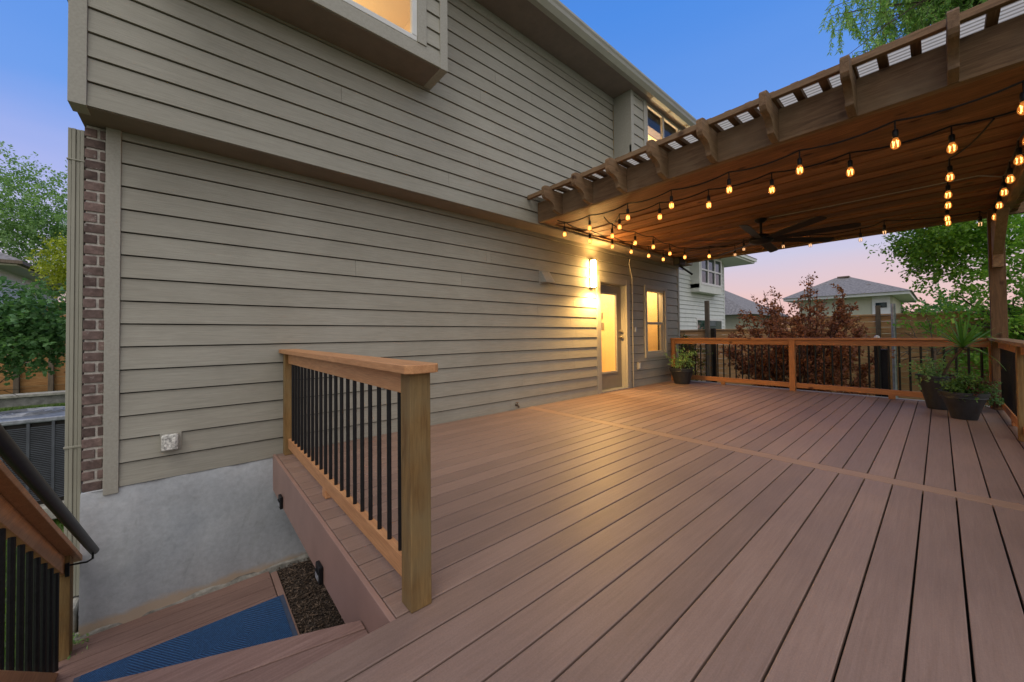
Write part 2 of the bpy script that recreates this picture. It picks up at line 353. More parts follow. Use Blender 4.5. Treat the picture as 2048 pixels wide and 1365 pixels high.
for a in [(-.41,DOOR[0],-.03,2.68),(DOOR[0],DOOR[1],DOOR[3],2.68),(DOOR[1],WIN[0],-.03,2.68),(WIN[0],WIN[1],-.03,WIN[2]),(WIN[0],WIN[1],WIN[3],2.68),(WIN[1],8.86,-.03,2.68)]:
    sh.box(a[0],a[1],WY+.004,WY+.15,a[2],a[3])
sh.build('wall_frame',M['dark'],house)
MB().box(-.49,-.41,WY-.035,WY+.1,-.07,2.69).build('corner_board',M['trim'],house,.003)
MB().box(8.79,8.87,WY-.03,WY+.15,-.06,2.69).build('corner_board',M['trim'],house,.003)
# foundation (uneven parged face)
fd=MB(); nx,nz_=60,12
vs=[];fs=[]
for j in range(nz_+1):
    for i in range(nx+1):
        x=-.6+ (8.87+.6)*(i/nx)**1.6; z=-1.02+(.99)*j/nz_
        dy=.012*math.sin(x*5+z*3)*math.sin(z*7+x*2)+.006*math.sin(x*23)
        if j==0: z+=-.03+.035*math.sin(x*6.1)+.02*math.sin(x*17+1)
        vs.append((x,WY-.004+dy-(.018 if j==nz_ else .03),z))
for j in range(nz_):
    for i in range(nx):
        a=j*(nx+1)+i; fs.append((a,a+1,a+nx+2,a+nx+1))
fd.add(vs,fs)
fd.box(-.6,8.87,WY+.02,12,-1.2,-.03)
fd.add([(-.6,WY-.03,-1.05),(-.6,WY+.02,-1.05),(-.6,WY+.02,-.03),(-.6,WY-.022,-.03)],[(0,1,2,3)])
fd.add([(-.6,WY-.023,-.031),(8.87,WY-.023,-.031),(8.87,WY+.03,-.029),(-.6,WY+.03,-.029)],[(0,1,2,3)])
fd.build('foundation',M['concrete'],house,base=(0,4.11,-1.3),smooth=True)
st=MB()   # rough footing ledge below the parging
vs=[];fs=[]
for i in range(61):
    x=-.62+9.4*i/60
    for (y,z) in ((WY-.02,-1.01),(WY-.045-.012*math.sin(x*9)-.008*math.sin(x*31),-1.035+.01*math.sin(x*13)),(WY-.075-.01*math.sin(x*7),-1.14)): vs.append((x,y,z))
for i in range(60):
    for j in range(2): a=i*3+j; fs.append((a,a+3,a+4,a+1))
st.add(vs,fs); st.build('footing',M['grey_stone'],house)
# brick column
bm_=MB(); bm_.box(-.592,-.49,WY+.006,WY+.6,-.03,2.68); bm_.build('mortar',M['mortar'],house)
bk=MB(); z=-.028; row=0
while z<2.63:
    r_=rng.random
    zz0=z+.003*r_(); zz1=z+.066-.003*r_()
    if row%2: bk.box(-.602+.003*r_(),-.535-.004*r_(),WY-.004*r_(),WY+.12,zz0,zz1); bk.box(-.523,-.492,WY-.004*r_(),WY+.12,zz0,zz1)
    else: bk.box(-.602+.003*r_(),-.497-.004*r_(),WY-.004*r_(),WY+.12,zz0,zz1)
    # the return along the side wall
    yy=WY+.13
    while yy<6: bk.box(-.604,-.56,yy+.01,min(6,yy+.2),zz0,zz1); yy+=.21
    z+=.0795; row+=1
bk.build('brick_column',M['brick'],house,.004)
MB().box(-.59,8.86,WY+.62,12,-.03,2.68).build('ground_floor_wall',M['mortar'],house) if False else None
sw=MB(); sw.box(-.595,-.45,WY+.15,12,-.03,2.7); sw.box(8.75,8.86,WY+.15,12,-.03,2.7); sw.box(-.59,8.86,11.9,12,-.03,2.7); sw.build('side_wall',M['mortar'],house)
# upper storey
UY=3.81
BAY1=(-.30,2.07,3.92,5.33); BAY2=(5.75,9.6,4.23,5.33)
uw=MB(); zb=2.69
while zb<5.30:
    cuts=[-.545]+sorted(rng.uniform(.3,8.4) for _ in range(rng.choice((1,2,3))))+[8.93]
    for a,b in zip(cuts[:-1],cuts[1:]):
        if b-a>.05: course(uw,a+.0012,b-.0012,zb,.1728,UY,[BAY1,BAY2],r=rng.random())
    zb+=.1728
uw.build('upper_siding',M['siding'],house)
MB().box(-.63,-.545,UY-.035,UY+.12,2.682,5.34).build('corner_board',M['trim'],house,.003)
ub=MB(); ub.box(-.54,BAY1[0]+.1,UY+.005,UY+.15,2.70,5.6); ub.box(BAY1[0]+.1,BAY1[1]-.1,UY+.005,UY+.15,2.70,BAY1[2]+.05); ub.box(BAY1[1]-.1,BAY2[0]+.1,UY+.005,UY+.15,2.70,5.6); ub.box(BAY2[0]+.1,9.0,UY+.005,UY+.15,2.70,BAY2[2]+.05)
ub.box(-.615,-.5,UY+.1,12,2.70,5.6); ub.box(8.9,9.0,UY+.15,12,2.70,5.6); ub.box(-.6,9,11.9,12,2.7,5.6)
ub.build('upper_wall_frame',M['dark'],house)  # near-black colour stands in for shade between the upper courses
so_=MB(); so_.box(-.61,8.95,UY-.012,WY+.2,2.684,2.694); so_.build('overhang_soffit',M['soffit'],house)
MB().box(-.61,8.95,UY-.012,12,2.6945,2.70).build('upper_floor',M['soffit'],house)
# bays
def bay(x0,x1,zb,yf,strip_w,panes,frame_mat,left_side,zt=5.33):
    b=thing('bay_window',((x0+x1)/2,UY,zb)); b.parent=house; b.location=Vector(b.location)-house.location
    t=MB()
    fr0=yf
    # bottom band, corner boards
    t.box(x0,x1,fr0-.02,fr0+.02,zb,zb+.14)
    t.box(x0,x0+.09,fr0-.024,UY-.03,zb-.008,zt) if left_side else None
    t.box(x1-.09,x1,fr0-.026,UY-.03,zb-.008,zt)
    t.build('trim_board',M['trim'],b,.003)
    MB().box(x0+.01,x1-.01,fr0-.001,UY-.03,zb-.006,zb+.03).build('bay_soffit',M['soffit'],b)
    for a_,b_ in ((x0+.09,x0+.09+strip_w),(x1-.09-strip_w,x1-.088)):
        s=MB(); zz=zb+.02
        while zz<zt-.02: course(s,a_,b_,zz,.1728,fr0+.006,[]); zz+=.1728
        s.box(a_-.003,b_+.003,fr0+.011,fr0+.024,zb+.03,zt,.5); s.build('bay_siding',M['siding'],b)
    # window opening between strips
    wx0=x0+.09+(strip_w if left_side else 0); wx1=x1-.09-strip_w
    for a_ in (wx0,wx1-.1): MB().box(a_,a_+.1,fr0-.03,fr0+.02,zb+.14,zt).build('window_casing',M['trim'],b,.003)
    f=MB(); zs=zb+.15
    f.box(wx0+.1,wx1-.1,fr0-.015,fr0+.03,zs,zs+.05); f.box(wx0+.1,wx1-.1,fr0-.014,fr0+.03,zt-.05,zt)
    xs=[wx0+.1+(wx1-wx0-.2)*i/panes for i in range(panes+1)]
    for i,x in enumerate(xs):
        a=x-.03 if 0<i<panes else (x if i==0 else x-.055); f.box(a,a+.056,fr0-.018,fr0+.03,zs+.05,zt-.05)
    wf=f.build('window_frame',frame_mat,b,.004)
    MB().box(wx0+.12,wx1-.12,fr0+.005,fr0+.009,zs+.03,zt-.04).build('pane',M['glass'],wf)
    cap=MB(); cap.box(x0+.02,x1-.02,fr0+.03,UY,zt,zt+.05); cap.box(x0+.02,x0+.05,fr0+.03,UY,zb+.03,zt); cap.box(x1-.05,x1-.02,fr0+.03,UY,zb+.03,zt); cap.build('bay_shell',M['room'],b)
    return b
bay(-.30,2.07,3.92,3.42,.16,1,M['white_frame'],True)
bay(5.75,9.4,4.23,3.45,.33,4,M['tan_frame'],True)
# eaves
ez=5.33
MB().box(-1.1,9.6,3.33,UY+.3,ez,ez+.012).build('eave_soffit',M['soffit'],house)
for a_,b_ in ((-.545,BAY1[0]-.01),(BAY1[1]+.01,BAY2[0]-.01)): MB().box(a_,b_,UY-.04,UY,ez-.12,ez).build('frieze_board',M['trim'],house,.003)
gt=MB(); gt.prism([(-1.15,3.33,ez-.01),(-1.15,3.33,ez+.15),(-1.15,3.19,ez+.15),(-1.15,3.19,ez+.12),(-1.15,3.205,ez+.09),(-1.15,3.215,ez+.05),(-1.15,3.26,ez-.01)],(10.75,0,0)); gt.build('gutter',M['gutter'],house)
rf=MB(); rf.prism([(-1.2,3.25,ez+.155),(-1.2,7.9,ez+2.6),(-1.2,12.5,ez+.155),(-1.2,12.5,ez+.05),(-1.2,3.36,ez+.05)],(10.85,0,0)); rf.build('roof',M['shingle'],house)
# downspout at the corner
dsx0,dsx1,dsy=-.705,-.62,4.25
ds=MB()
for i in range(4):
    xa=dsx0+(dsx1-dsx0)*i/4; ds.box(xa+.0015,xa+(dsx1-dsx0)/4-.0015,dsy-.006*(i%2),dsy+.07,-.82,2.683,.5)
ds.box(dsx0+.002,dsx1-.002,dsy+.004,dsy+.066,-.82,2.683,.5)
ds.box(dsx0-.004,dsx1+.004,dsy-.010,dsy+.074,2.44,2.45,.5); ds.box(dsx0-.004,dsx1+.004,dsy-.010,dsy+.074,.28,.295,.5)
ds.beam((-.62,dsy+.03,2.40),(-.56,dsy+.03,2.40),.02,.03,(0,0,1),.5)
ds.build('downspout',M['gutter'],house,.002)
# ---- door
dc=MB(); dc.box(DCAS[0],DOOR[0],WY-.045,WY+.01,-.01,2.16); dc.box(DOOR[1],DCAS[1],WY-.045,WY+.01,-.01,2.16); dc.box(DOOR[0],DOOR[1],WY-.043,WY+.01,DOOR[3],2.16)
door=thing('door',(6.12,WY+.12,0)); door.parent=house; door.location-=house.location
dc.build('door_casing',M['trim'],door,.004)
dj=MB(); dj.box(DOOR[0]-.02,DOOR[0]+.012,WY+.0,WY+.16,0,DOOR[3]); dj.box(DOOR[1]-.012,DOOR[1]+.02,WY+.0,WY+.16,0,DOOR[3]); dj.box(DOOR[0]+.012,DOOR[1]-.012,WY,WY+.16,DOOR[3]-.012,DOOR[3]+.02); dj.build('door_jamb',M['trim'],door,.003)
dy0=WY+.085
dl=MB(); x0,x1=DOOR[0]+.014,DOOR[1]-.014; gx0,gx1,gz0,gz1=5.83,6.38,.34,1.87
dl.box(x0,gx0,dy0,dy0+.045,.03,2.03); dl.box(gx1,x1,dy0,dy0+.045,.03,2.03); dl.box(gx0,gx1,dy0,dy0+.045,.03,gz0); dl.box(gx0,gx1,dy0,dy0+.045,gz1,2.03)
dslab=dl.build('door_slab',plain('door_paint',(.19,.165,.135),.5,nscale=8,namt=.05),door,.003)
lf=MB(); lf.box(gx0-.01,gx0+.025,dy0-.012,dy0+.0,gz0-.01,gz1+.01); lf.box(gx1-.025,gx1+.01,dy0-.012,dy0,gz0-.01,gz1+.01); lf.box(gx0+.025,gx1-.025,dy0-.011,dy0,gz0-.01,gz0+.025); lf.box(gx0+.025,gx1-.025,dy0-.011,dy0,gz1-.025,gz1+.01)
lf.build('lite_frame',M['tan_frame'],door,.002)
MB().box(gx0,gx1,dy0+.02,dy0+.024,gz0,gz1).build('pane',M['glass'],door)
for z,rr in ((1.135,.026),(1.02,.03)):
    hn=MB(); hn.tube([(6.485,dy0,z),(6.485,dy0-.012,z)],.032,14); hn.tube([(6.485,dy0-.012,z),(6.485,dy0-.035,z),(6.485,dy0-.065,z)],[.012,rr,rr*.8],14)
    hn.build('handle' if z<1.1 else 'deadbolt',M['chrome'],dslab,smooth=True)
MB().box(DOOR[0]-.01,DOOR[1]+.01,WY-.06,WY+.13,.004,.028).build('threshold',M['galv'],door,.002)
# ---- ground floor window
win=thing('window',(7.73,WY,.6)); win.parent=house; win.location-=house.location
wc=MB(); X0,X1,Z0,Z1=WCAS; x0,x1,z0,z1=WIN
wc.box(X0,x0,WY-.05,WY+.01,Z0,Z1); wc.box(x1,X1,WY-.05,WY+.01,Z0,Z1); wc.box(x0,x1,WY-.048,WY+.01,z1,Z1); wc.box(x0,x1,WY-.052,WY+.01,Z0,z0); wc.build('window_casing',M['trim'],win,.004)
wf=MB(); wf.box(x0,x0+.04,WY-.01,WY+.09,z0,z1); wf.box(x1-.04,x1,WY-.01,WY+.09,z0,z1); wf.box(x0+.04,x1-.04,WY-.01,WY+.09,z1-.04,z1); wf.box(x0+.04,x1-.04,WY-.01,WY+.09,z0,z0+.04)
zm=1.31; wf.box(x0+.04,x1-.04,WY+.012,WY+.06,zm-.025,zm+.025); wf.box(x0+.04,x0+.07,WY+.02,WY+.07,z0+.04,zm-.025); wf.box(x1-.07,x1-.04,WY+.02,WY+.07,z0+.04,zm-.025)
wfo=wf.build('window_frame',M['tan_frame'],win,.003)
MB().box(x0+.03,x1-.03,WY+.045,WY+.049,z0+.03,z1-.03).build('pane',M['glass'],wfo)
# ---- interiors (what the openings look into)
rm=MB()
def room(mb,x0,x1,y0,y1,z0,z1):
    mb.box(x0,x1,y1,y1+.05,z0,z1); mb.box(x0-.05,x0,y0,y1,z0,z1); mb.box(x1,x1+.05,y0,y1,z0,z1); mb.box(x0,x1,y0,y1,z1,z1+.05)
for a_ in ((4.9,7.0,4.28,5.9,.0,2.5),(7.1,8.7,4.28,4.9,.0,2.5),(-.3,2.2,3.98,6.4,2.72,5.32),(5.5,8.85,3.98,6.4,2.72,5.32)):
    rm=MB(); room(rm,*a_); rm.build('interior_wall',M['room'],house)
MB().box(4.9,7.0,4.27,5.9,-.02,.015).build('interior_floor',M['room_floor'],house); MB().box(7.1,8.7,4.27,4.9,-.02,.015).build('interior_floor',M['room_floor'],house)
def roomlight(x,y,z,e):
    o=MB().lathe([(.02,0),(.12,0),(.12,-.04),(.02,-.05)],(x,y,z),16).build('ceiling_light',emis('room_light_glow',(1,.7,.35),8),house)
    ld=bpy.data.lights.new('room_lamp','POINT'); lo=bpy.data.objects.new('room_lamp',ld); COL.objects.link(lo); ld.energy=e; ld.color=(1,.78,.42) if z<3 else (1,.84,.58); ld.shadow_soft_size=.12
    lo.parent=house; lo.location=Vector((x,y,z-(.18 if z<3 else 1.0)))-house.location
roomlight(6.0,4.9,2.49,170); roomlight(7.9,4.62,2.49,75); roomlight(1.0,5.0,5.31,62); roomlight(7.2,5.0,5.31,300)
# two small notices on the wall seen through the door
M['paper']=plain('grey_paper',(.22,.18,.12),.8,nscale=40,namt=.4)
MB().box(6.985,6.995,4.95,5.07,1.42,1.57).build('notice',M['paper'],house); MB().box(6.985,6.995,4.93,5.03,1.18,1.34).build('notice',M['paper'],house)

# ================================================================== wall fittings
def wall_lamp():
    L0=(5.44,WY-.02); o=thing('wall_lamp',(5.44,WY,2.16),'tall lit wall sconce glowing warm white beside the glass door','wall lamp')
    z0,z1=1.90,2.42
    b=MB(); b.box(5.385,5.475,WY-.035,WY-.015,z0,z1); b.build('back_plate',M['black'],o,.003)
    g=MB(); g.tube([(5.43,WY-.085,z0+.03),(5.43,WY-.085,z1-.02)],.043,20); g.build('lamp_glass',emis('lamp_glow',(1,.59,.19),170),o,smooth=True)
    f=MB(); 
    for z in (z0+.005,z1-.02): f.lathe([(.0,0),(.05,0),(.055,.006),(.055,.018),(.0,.018)],(5.43,WY-.085,z),20)
    for dx,dy in ((.05,0),(-.05,0),(.0,-.05)): f.box(5.43+dx-.004,5.43+dx+.004,WY-.085+dy-.004,WY-.085+dy+.004,z0,z1)
    f.build('lamp_frame',M['chrome'],o,.001); return o
wall_lamp()
# light spilling from the open ends of the sconce
for z,dirv in ((1.86,(0,0,-1)),(2.47,(0,0,1))):
    ld=bpy.data.lights.new('sconce_spill','SPOT'); lo=bpy.data.objects.new('sconce_spill',ld); COL.objects.link(lo); lo.location=(5.43,WY-.20,z)
    ld.energy=240 if z<2 else 30; ld.color=(1,.57,.17); ld.spot_size=R(172); ld.spot_blend=.8; ld.shadow_soft_size=.10
    lo.rotation_euler=Vector(dirv).to_track_quat('-Z','Y').to_euler()
    lo.parent=[x for x in bpy.data.objects if x.name=='wall_lamp'][0]; lo.location=Vector(lo.location)-lo.parent.location
v=thing('vent_hood',(4.25,WY,2.0),'tan metal vent hood on the siding left of the sconce','vent hood')
MB().prism([(4.13,WY-.02,2.08),(4.13,WY-.02,1.90),(4.13,WY-.16,1.90),(4.13,WY-.15,1.93),(4.13,WY-.05,2.08)],(.20,0,0)).build('hood',M['trim'],v,.004)
MB().box(4.11,4.35,WY-.028,WY-.014,1.88,2.10).build('flange',M['trim'],v,.002)
o=thing('outlet_box',(-.12,WY,.26),'weathered white outlet box low on the siding above the foundation','outlet box')
MB().box(-.185,-.055,WY-.028,WY-.012,.185,.335).build('mounting_block',M['trim'],o,.003)
MB().box(-.175,-.075,WY-.085,WY-.026,.195,.32).build('cover',plain('flaking_white_paint',(.52,.51,.47),.6,nscale=45,namt=.55,bstr=.6,bd=.004),o,.012)
MB().box(-.160,-.09,WY-.092,WY-.084,.205,.30).build('lid',plain('flaking_white_lid',(.55,.54,.5),.6,nscale=60,namt=.6,bstr=.6,bd=.004),o,.006)
o=thing('hose_spigot',(3.6,WY,.05),'small brass hose spigot low on the siding at deck level','spigot')
s_=MB(); s_.tube([(3.6,WY-.02,.06),(3.6,WY-.07,.06),(3.6,WY-.09,.035)],.014,10); s_.build('spout',M['bark'],o,smooth=True)
MB().tube([(3.6,WY-.055,.075),(3.6,WY-.055,.10),(3.6,WY-.055,.103)],[.006,.006,.028],10).build('tap_wheel',M['bark'],o)
MB().lathe([(.0,0),(.035,0),(.035,.008),(0,.008)],(0,0,0),14) 
o=thing('conduit',(6.76,WY,0),'pale cable conduit running down the siding beside the door','conduit')
MB().tube([(6.72,WY-.05,2.60),(6.66,WY-.06,2.58),(6.64,WY-.055,2.50),(6.70,WY-.045,2.36),(6.765,WY-.04,2.22),(6.765,WY-.036,1.6),(6.765,WY-.036,1.0),(6.76,WY-.036,.01)],.011,8).build('pipe',M['trim'],o,smooth=True)
for z in (1.9,1.3,.7,.15): MB().box(6.745,6.785,WY-.05,WY-.018,z,z+.015).build('clip',M['galv'],o)
o=thing('doorbell_box',(6.87,WY,1.17),'small grey box on the siding between door and window','switch box')
MB().box(6.84,6.90,WY-.05,WY-.016,1.12,1.22).build('cover',M['galv'],o,.005)
o=thing('outdoor_socket',(6.99,WY,.42),'tan outdoor socket cover low on the siding below the window','socket')
MB().box(6.94,7.04,WY-.045,WY-.016,.35,.50).build('cover',M['tan_frame'],o,.006)
MB().box(6.96,7.02,WY-.052,WY-.044,.37,.48).build('flap',M['ntrim'],o,.004)

# ================================================================== THE DECK
deck=thing('deck',(3.,2,-.03),None,None,None,'structure')
P=.1447; SEAM=-.048; GAP=.0075
dk=MB(); XD0,XD1=3.777,3.917
k=-6
while True:
    y0=SEAM+P*k; y1=y0+P; k+=1
    if y0>4.02: break
    if y0<-.78: continue
    y1=min(y1,4.07)
    left=-1.8 if y0<1.38 else .585+.02
    for (a,b) in ((left,XD0-.003),(XD1+.003,8.50)):
        dk.box(a,b,y0+GAP/2,y1-GAP/2,-.026,0)
dk.build('decking',M['deck'],deck,.0035)
MB().box(XD0,XD1,-.77,4.07,-.026,.0).build('divider_board',M['deckY'],deck,.003)
fs_=MB(); fs_.box(.578,.602,1.375,4.085,-.325,-.001); fs_.box(8.503,8.56,-.78,4.09,-.3,.002); fs_.build('fascia_board',M['fascia'],deck,.003)
MB().box(8.562,8.60,-.78,4.09,-.012,.008).build('edge_trim',M['ntrim'],deck,.002)
fr_=MB(); fr_.box(-1.7,8.4,-.7,1.36,-.30,-.07); fr_.box(.64,8.4,1.36,4.05,-.30,-.07); fr_.build('framing',M['dark'],deck)
MB().box(-1.9,.575,1.362,1.382,-.22,-.03).build('fascia_board',M['fascia'],deck,.003)
# ---- stairs: first tread has an angled nosing
st=thing('deck_stairs',(.0,2.3,-1.05),'composite deck steps going down to the landing by the foundation','stairs')
nosL=lambda x:1.712-.405*(x-.575)   # nosing line of the top tread
def poly_tread(mb,ya,yb,z,x0=-.55,x1=.574):   # ya,yb: functions of x
    mb.prism([(x0,ya(x0),z-.026),(x1,ya(x1),z-.026),(x1,yb(x1),z-.026),(x0,yb(x0),z-.026)],(0,0,.026))
t1=MB(); seam=lambda x:1.648-.22*(x-.575)
poly_tread(t1,lambda x:1.385,lambda x:seam(x)-.003,-.17); poly_tread(t1,lambda x:seam(x)+.003,nosL,-.17)
t1.build('tread',M['step'],st,.004)
zz=-.17
MB().prism([(-.55,nosL(-.55)-.03,-.33),(.574,nosL(.574)-.03,-.33),(.574,nosL(.574)-.008,-.33),(-.55,nosL(-.55)-.008,-.33)],(0,0,.132)).build('riser',M['fascia'],st)
for i,z in enumerate((-.35,-.525,-.70,-.875)):
    k1=(1.09-z)/1.26*.975; k0=(1.09-z-.176)/1.26*.975-.03
    tb=MB(); poly_tread(tb,lambda x:nosL(x)*k0,lambda x:nosL(x)*k1,z); tb.build('tread',M['step'],st,.004)
    MB().prism([(-.55,nosL(-.55)*k1-.03,z-.175),(.574,nosL(.574)*k1-.03,z-.175),(.574,nosL(.574)*k1-.008,z-.175),(-.55,nosL(-.55)*k1-.008,z-.175)],(0,0,.148)).build('riser',M['fascia'],st)
blk=MB(); blk.box(.42,.57,1.70,1.735,-.33,-.199); blk.build('blocking',M['step'],st,.003)
# ---- landing
ld_=thing('landing',(0,3.5,-1.07),None,None,None,'structure')
lb=MB(); yb=2.95
for i in range(8):
    lb.box(-.76,.545,yb+.0025,yb+.1395,-1.076,-1.05); yb+=.1423
    if yb>3.96: break
lb.build('landing_boards',M['step'],ld_,.003)
MB().box(.552,.60,2.95,4.02,-1.12,-1.048).build('edge_board',M['fascia'],ld_,.003)
MB().box(-.68,.54,2.96,3.95,-1.15,-1.08).build('framing',M['dark'],ld_)
# ---- doormat
dm=thing('doormat',(0,3.3,-1.05),'blue ribbed doormat lying on the lower landing','doormat')
MB().box(-.52,.555,2.98,3.60,-1.047,-1.037).build('pile',M['mat'],dm)
mb=MB(); mb.box(.556,.585,2.975,3.605,-1.0475,-1.040); mb.box(-.52,.556,3.601,3.606,-1.0475,-1.040); mb.box(-.549,-.521,2.975,3.605,-1.0475,-1.040); mb.build('border',plain('mat_border',(.05,.07,.12),.8),dm)
# ---- step lights on the fascia
for y,lab in ((3.61,'small black step light on the deck fascia nearer the house wall'),(2.38,'small black step light on the deck fascia below the railing middle')):
    q=thing('step_light',(.575,y,-.28),lab,'step light','step lights on the deck fascia')
    MB().box(.555,.577,y-.045,y+.045,-.325,-.225).build('housing',M['black'],q,.006)
    MB().box(.548,.556,y-.03,y+.03,-.268,-.258).build('louvre',M['black'],q,.002)
    MB().box(.550,.5545,y-.03,y+.03,-.305,-.275).build('lens',M['galv'],q,.001)

# ================================================================== railings
def railing_y(x,ya,yb,posts,label,mats,pitch,capw=.14,capext=(0,0),post_tops=.94,first=None,blocks=(),ball=.011,name='deck_railing',postmat=None,capx=None):
    """straight guard running along Y at x"""
    o=thing(name,(x,(ya+yb)/2,0),label,'railing')
    for (y0,y1) in posts:
        MB().box(x-.045,x+.045,y0,y1,0.001,post_tops).build('post',postmat or mats['Z'],o,.004)
    cx=capx if capx is not None else x
    c=.025
    MB().prism([(cx-capw/2+c,ya-capext[0],post_tops),(cx+capw/2-c,ya-capext[0],post_tops),(cx+capw/2,ya-capext[0]+c,post_tops),(cx+capw/2,yb+capext[1],post_tops),(cx-capw/2,yb+capext[1],post_tops),(cx-capw/2,ya-capext[0]+c,post_tops)],(0,0,.036)).build('cap_rail',mats['Y'],o,.004)
    ps=sorted(posts)
    for (a,b) in zip(ps[:-1],ps[1:]):
        MB().box(x-.019,x+.019,a[1],b[0],post_tops-.095,post_tops-.002).build('top_rail',mats['Y'],o,.003)
        MB().box(x-.019,x+.019,a[1],b[0],.062,.15).build('bottom_rail',mats['Y'],o,.003)
        n=int((b[0]-a[1])/pitch); off=((b[0]-a[1])-(n-1)*pitch)/2
        src=None
        for i in range(n):
            y=a[1]+off+pitch*i
            if src is None:
                src=MB().tube([(x,y,.10),(x,y,post_tops-.06)],ball,8).build('baluster',M['black'],o,smooth=True,base=(x,y,0))
            else:
                c2=src.copy(); COL.objects.link(c2); c2.parent=o; c2.location=Vector((x,y,0))-o.location
    for y in blocks:
        MB().box(x-.018,x+.018,y-.04,y+.04,.002,.064).build('support_block',mats['Z'],o,.006)
    return o
railing_y(.70,1.375,4.05,[(1.375,1.465),(3.96,4.05)],'orange stained cedar railing with black balusters beside the stair opening',M['rail'],.120,.15,(.035,.035),postmat=M['post'],blocks=(2.75,),capx=.70)
railing_y(8.45,-.45,4.09,[(-.46,-.44),(1.76,1.85),(4.0,4.09)],'long amber stained railing with black balusters at the far deck end',M['railwarm'],.1155,.14,(0,.0),blocks=(3.0,.52),name='deck_railing',ball=.0135)
# right hand railing running along X
o=thing('deck_railing',(6,-.52,0),'weathered railing along the right deck edge behind the planters','railing')
yR=-.53
for x in (6.15,3.9): MB().box(x-.045,x+.045,yR-.045,yR+.045,.001,.94).build('post',M['post'],o,.004)
MB().box(2.2,8.52,yR-.05,yR+.09,.94,.976).build('cap_rail',M['perg']['X'],o,.004)
for a,b in ((3.945,6.105),(6.195,8.25),(2.2,3.855)):
    MB().box(a,b,yR-.019,yR+.019,.845,.938).build('top_rail',M['railwarm']['X'],o,.003)
    MB().box(a,b,yR-.019,yR+.019,.062,.15).build('bottom_rail',M['railwarm']['X'],o,.003)
    n=int((b-a)/.1155); off=((b-a)-(n-1)*.1155)/2; src=None
    for i in range(n):
        x=a+off+.1155*i
        if src is None: src=MB().tube([(x,yR,.10),(x,yR,.88)],.011,8).build('baluster',M['black'],o,smooth=True,base=(x,yR,0))
        else:
            c2=src.copy(); COL.objects.link(c2); c2.parent=o; c2.location=Vector((x,yR,0))-o.location
MB().box(7.0,7.08,yR-.018,yR+.018,.002,.064).build('support_block',M['railwarm']['Z'],o,.006)
# stair guard at the left, sloping up towards the camera
zt=lambda y:-.46+.686*(4.07-y)      # top of cap
o=thing('stair_railing',(-.655,3.9,-1.05),'sloping stair guard with black balusters at the left picture edge','railing')
MB().box(-.70,-.61,3.87,3.96,-1.05,zt(3.87)-.036).build('post',M['post'],o,.004)
def sl(x0,x1,ya,yb,dz0,dz1):
    return MB().prism([(x0,ya,zt(ya)+dz0),(x0,yb,zt(yb)+dz0),(x0,yb,zt(yb)+dz1),(x0,ya,zt(ya)+dz1)],(x1-x0,0,0))
sl(-.725,-.585,.9,4.07,-.04,0).build('cap_rail',M['rail']['Y'],o,.003)
sl(-.674,-.636,.95,3.872,-.165,-.042).build('top_rail',M['rail']['Y'],o,.003)
sl(-.674,-.636,.95,3.872,-.90,-.81).build('bottom_rail',M['rail']['Y'],o,.003) 
src=None
y=3.78
while y>1.0:
    h0,h1=zt(y)-.62,zt(y)-.14
    h0=max(h0,-1.04)
    if src is None: pass
    MB().tube([(-.655,y,zt(y)-.84),(-.655,y,h1)],.0135,8).build('baluster',M['black'],o,smooth=True)
    y-=.135
# handrail pipe
h=MB(); a=Vector((-.50,3.86,-.375)); b=Vector((-.50,.9,1.55)); h.tube([b,a],.0235,16); 
hr=h.build('handrail',M['blackpipe'],o,smooth=True)
MB().tube([(-.50,3.80,-.357),(-.50,3.80,-.40),(-.53,3.83,-.425),(-.60,3.865,-.43),(-.615,3.865,-.43)],.006,8).build('bracket',M['black'],hr,smooth=True)
MB().box(-.632,-.612,3.855,3.87,-.50,-.41).build('bracket_plate',M['black'],hr,.003)

# ================================================================== pergola
pg=thing('pergola',(6,1.6,2.7),'stained timber pergola roof with scalloped rafter tails over the deck','pergola')
YW=UY-.022; YE=-.80
MB().box(3.80,3.84,YE,YW,2.715,3.0).build('front_beam',M['perg']['Y'],pg,.004)
MB().box(3.843,3.885,YE,YW,2.72,2.99).build('front_beam',M['perg']['Y'],pg,.004)
tails=[3.334,2.835,2.353,1.864,1.379,.891,.4,-.09,-.58]
def tail(y):
    prof=[(3.588,3.03),(3.588,2.999),(3.798,2.999),(3.798,2.72),(3.765,2.712),(3.72,2.722),(3.665,2.735)]
    # scalloped lower edge
    for i in range(9):
        t=i/8; a=math.pi/2*t; prof.append((3.64-.165*(1-math.cos(a)) -.0,2.745+.115*math.sin(a)))
    prof+=[(3.455,2.872),(3.44,2.90),(3.44,3.0),(3.455,3.02),(3.50,3.03)]
    return MB().prism([(x,y-.025,z) for x,z in prof],(0,.05,0)).build('rafter_tail',M['perg']['X'],pg,.003,base=(3.6,y,2.85))
for y in tails: tail(y)
y=3.334+.163
MB().box(3.59,3.635,YE,YW,3.003,3.055).build('edge_strip',M['perg']['Y'],pg,.003)
while y>YE:
    MB().box(3.638,8.75,y-.026,y+.026,3.042,3.085).build('rafter',M['perg']['X'],pg,.002)
    y-=.1632
MB().box(3.68,8.8,YE-.05,YW,3.09,3.096).build('roof_sheet',M['poly'],pg)
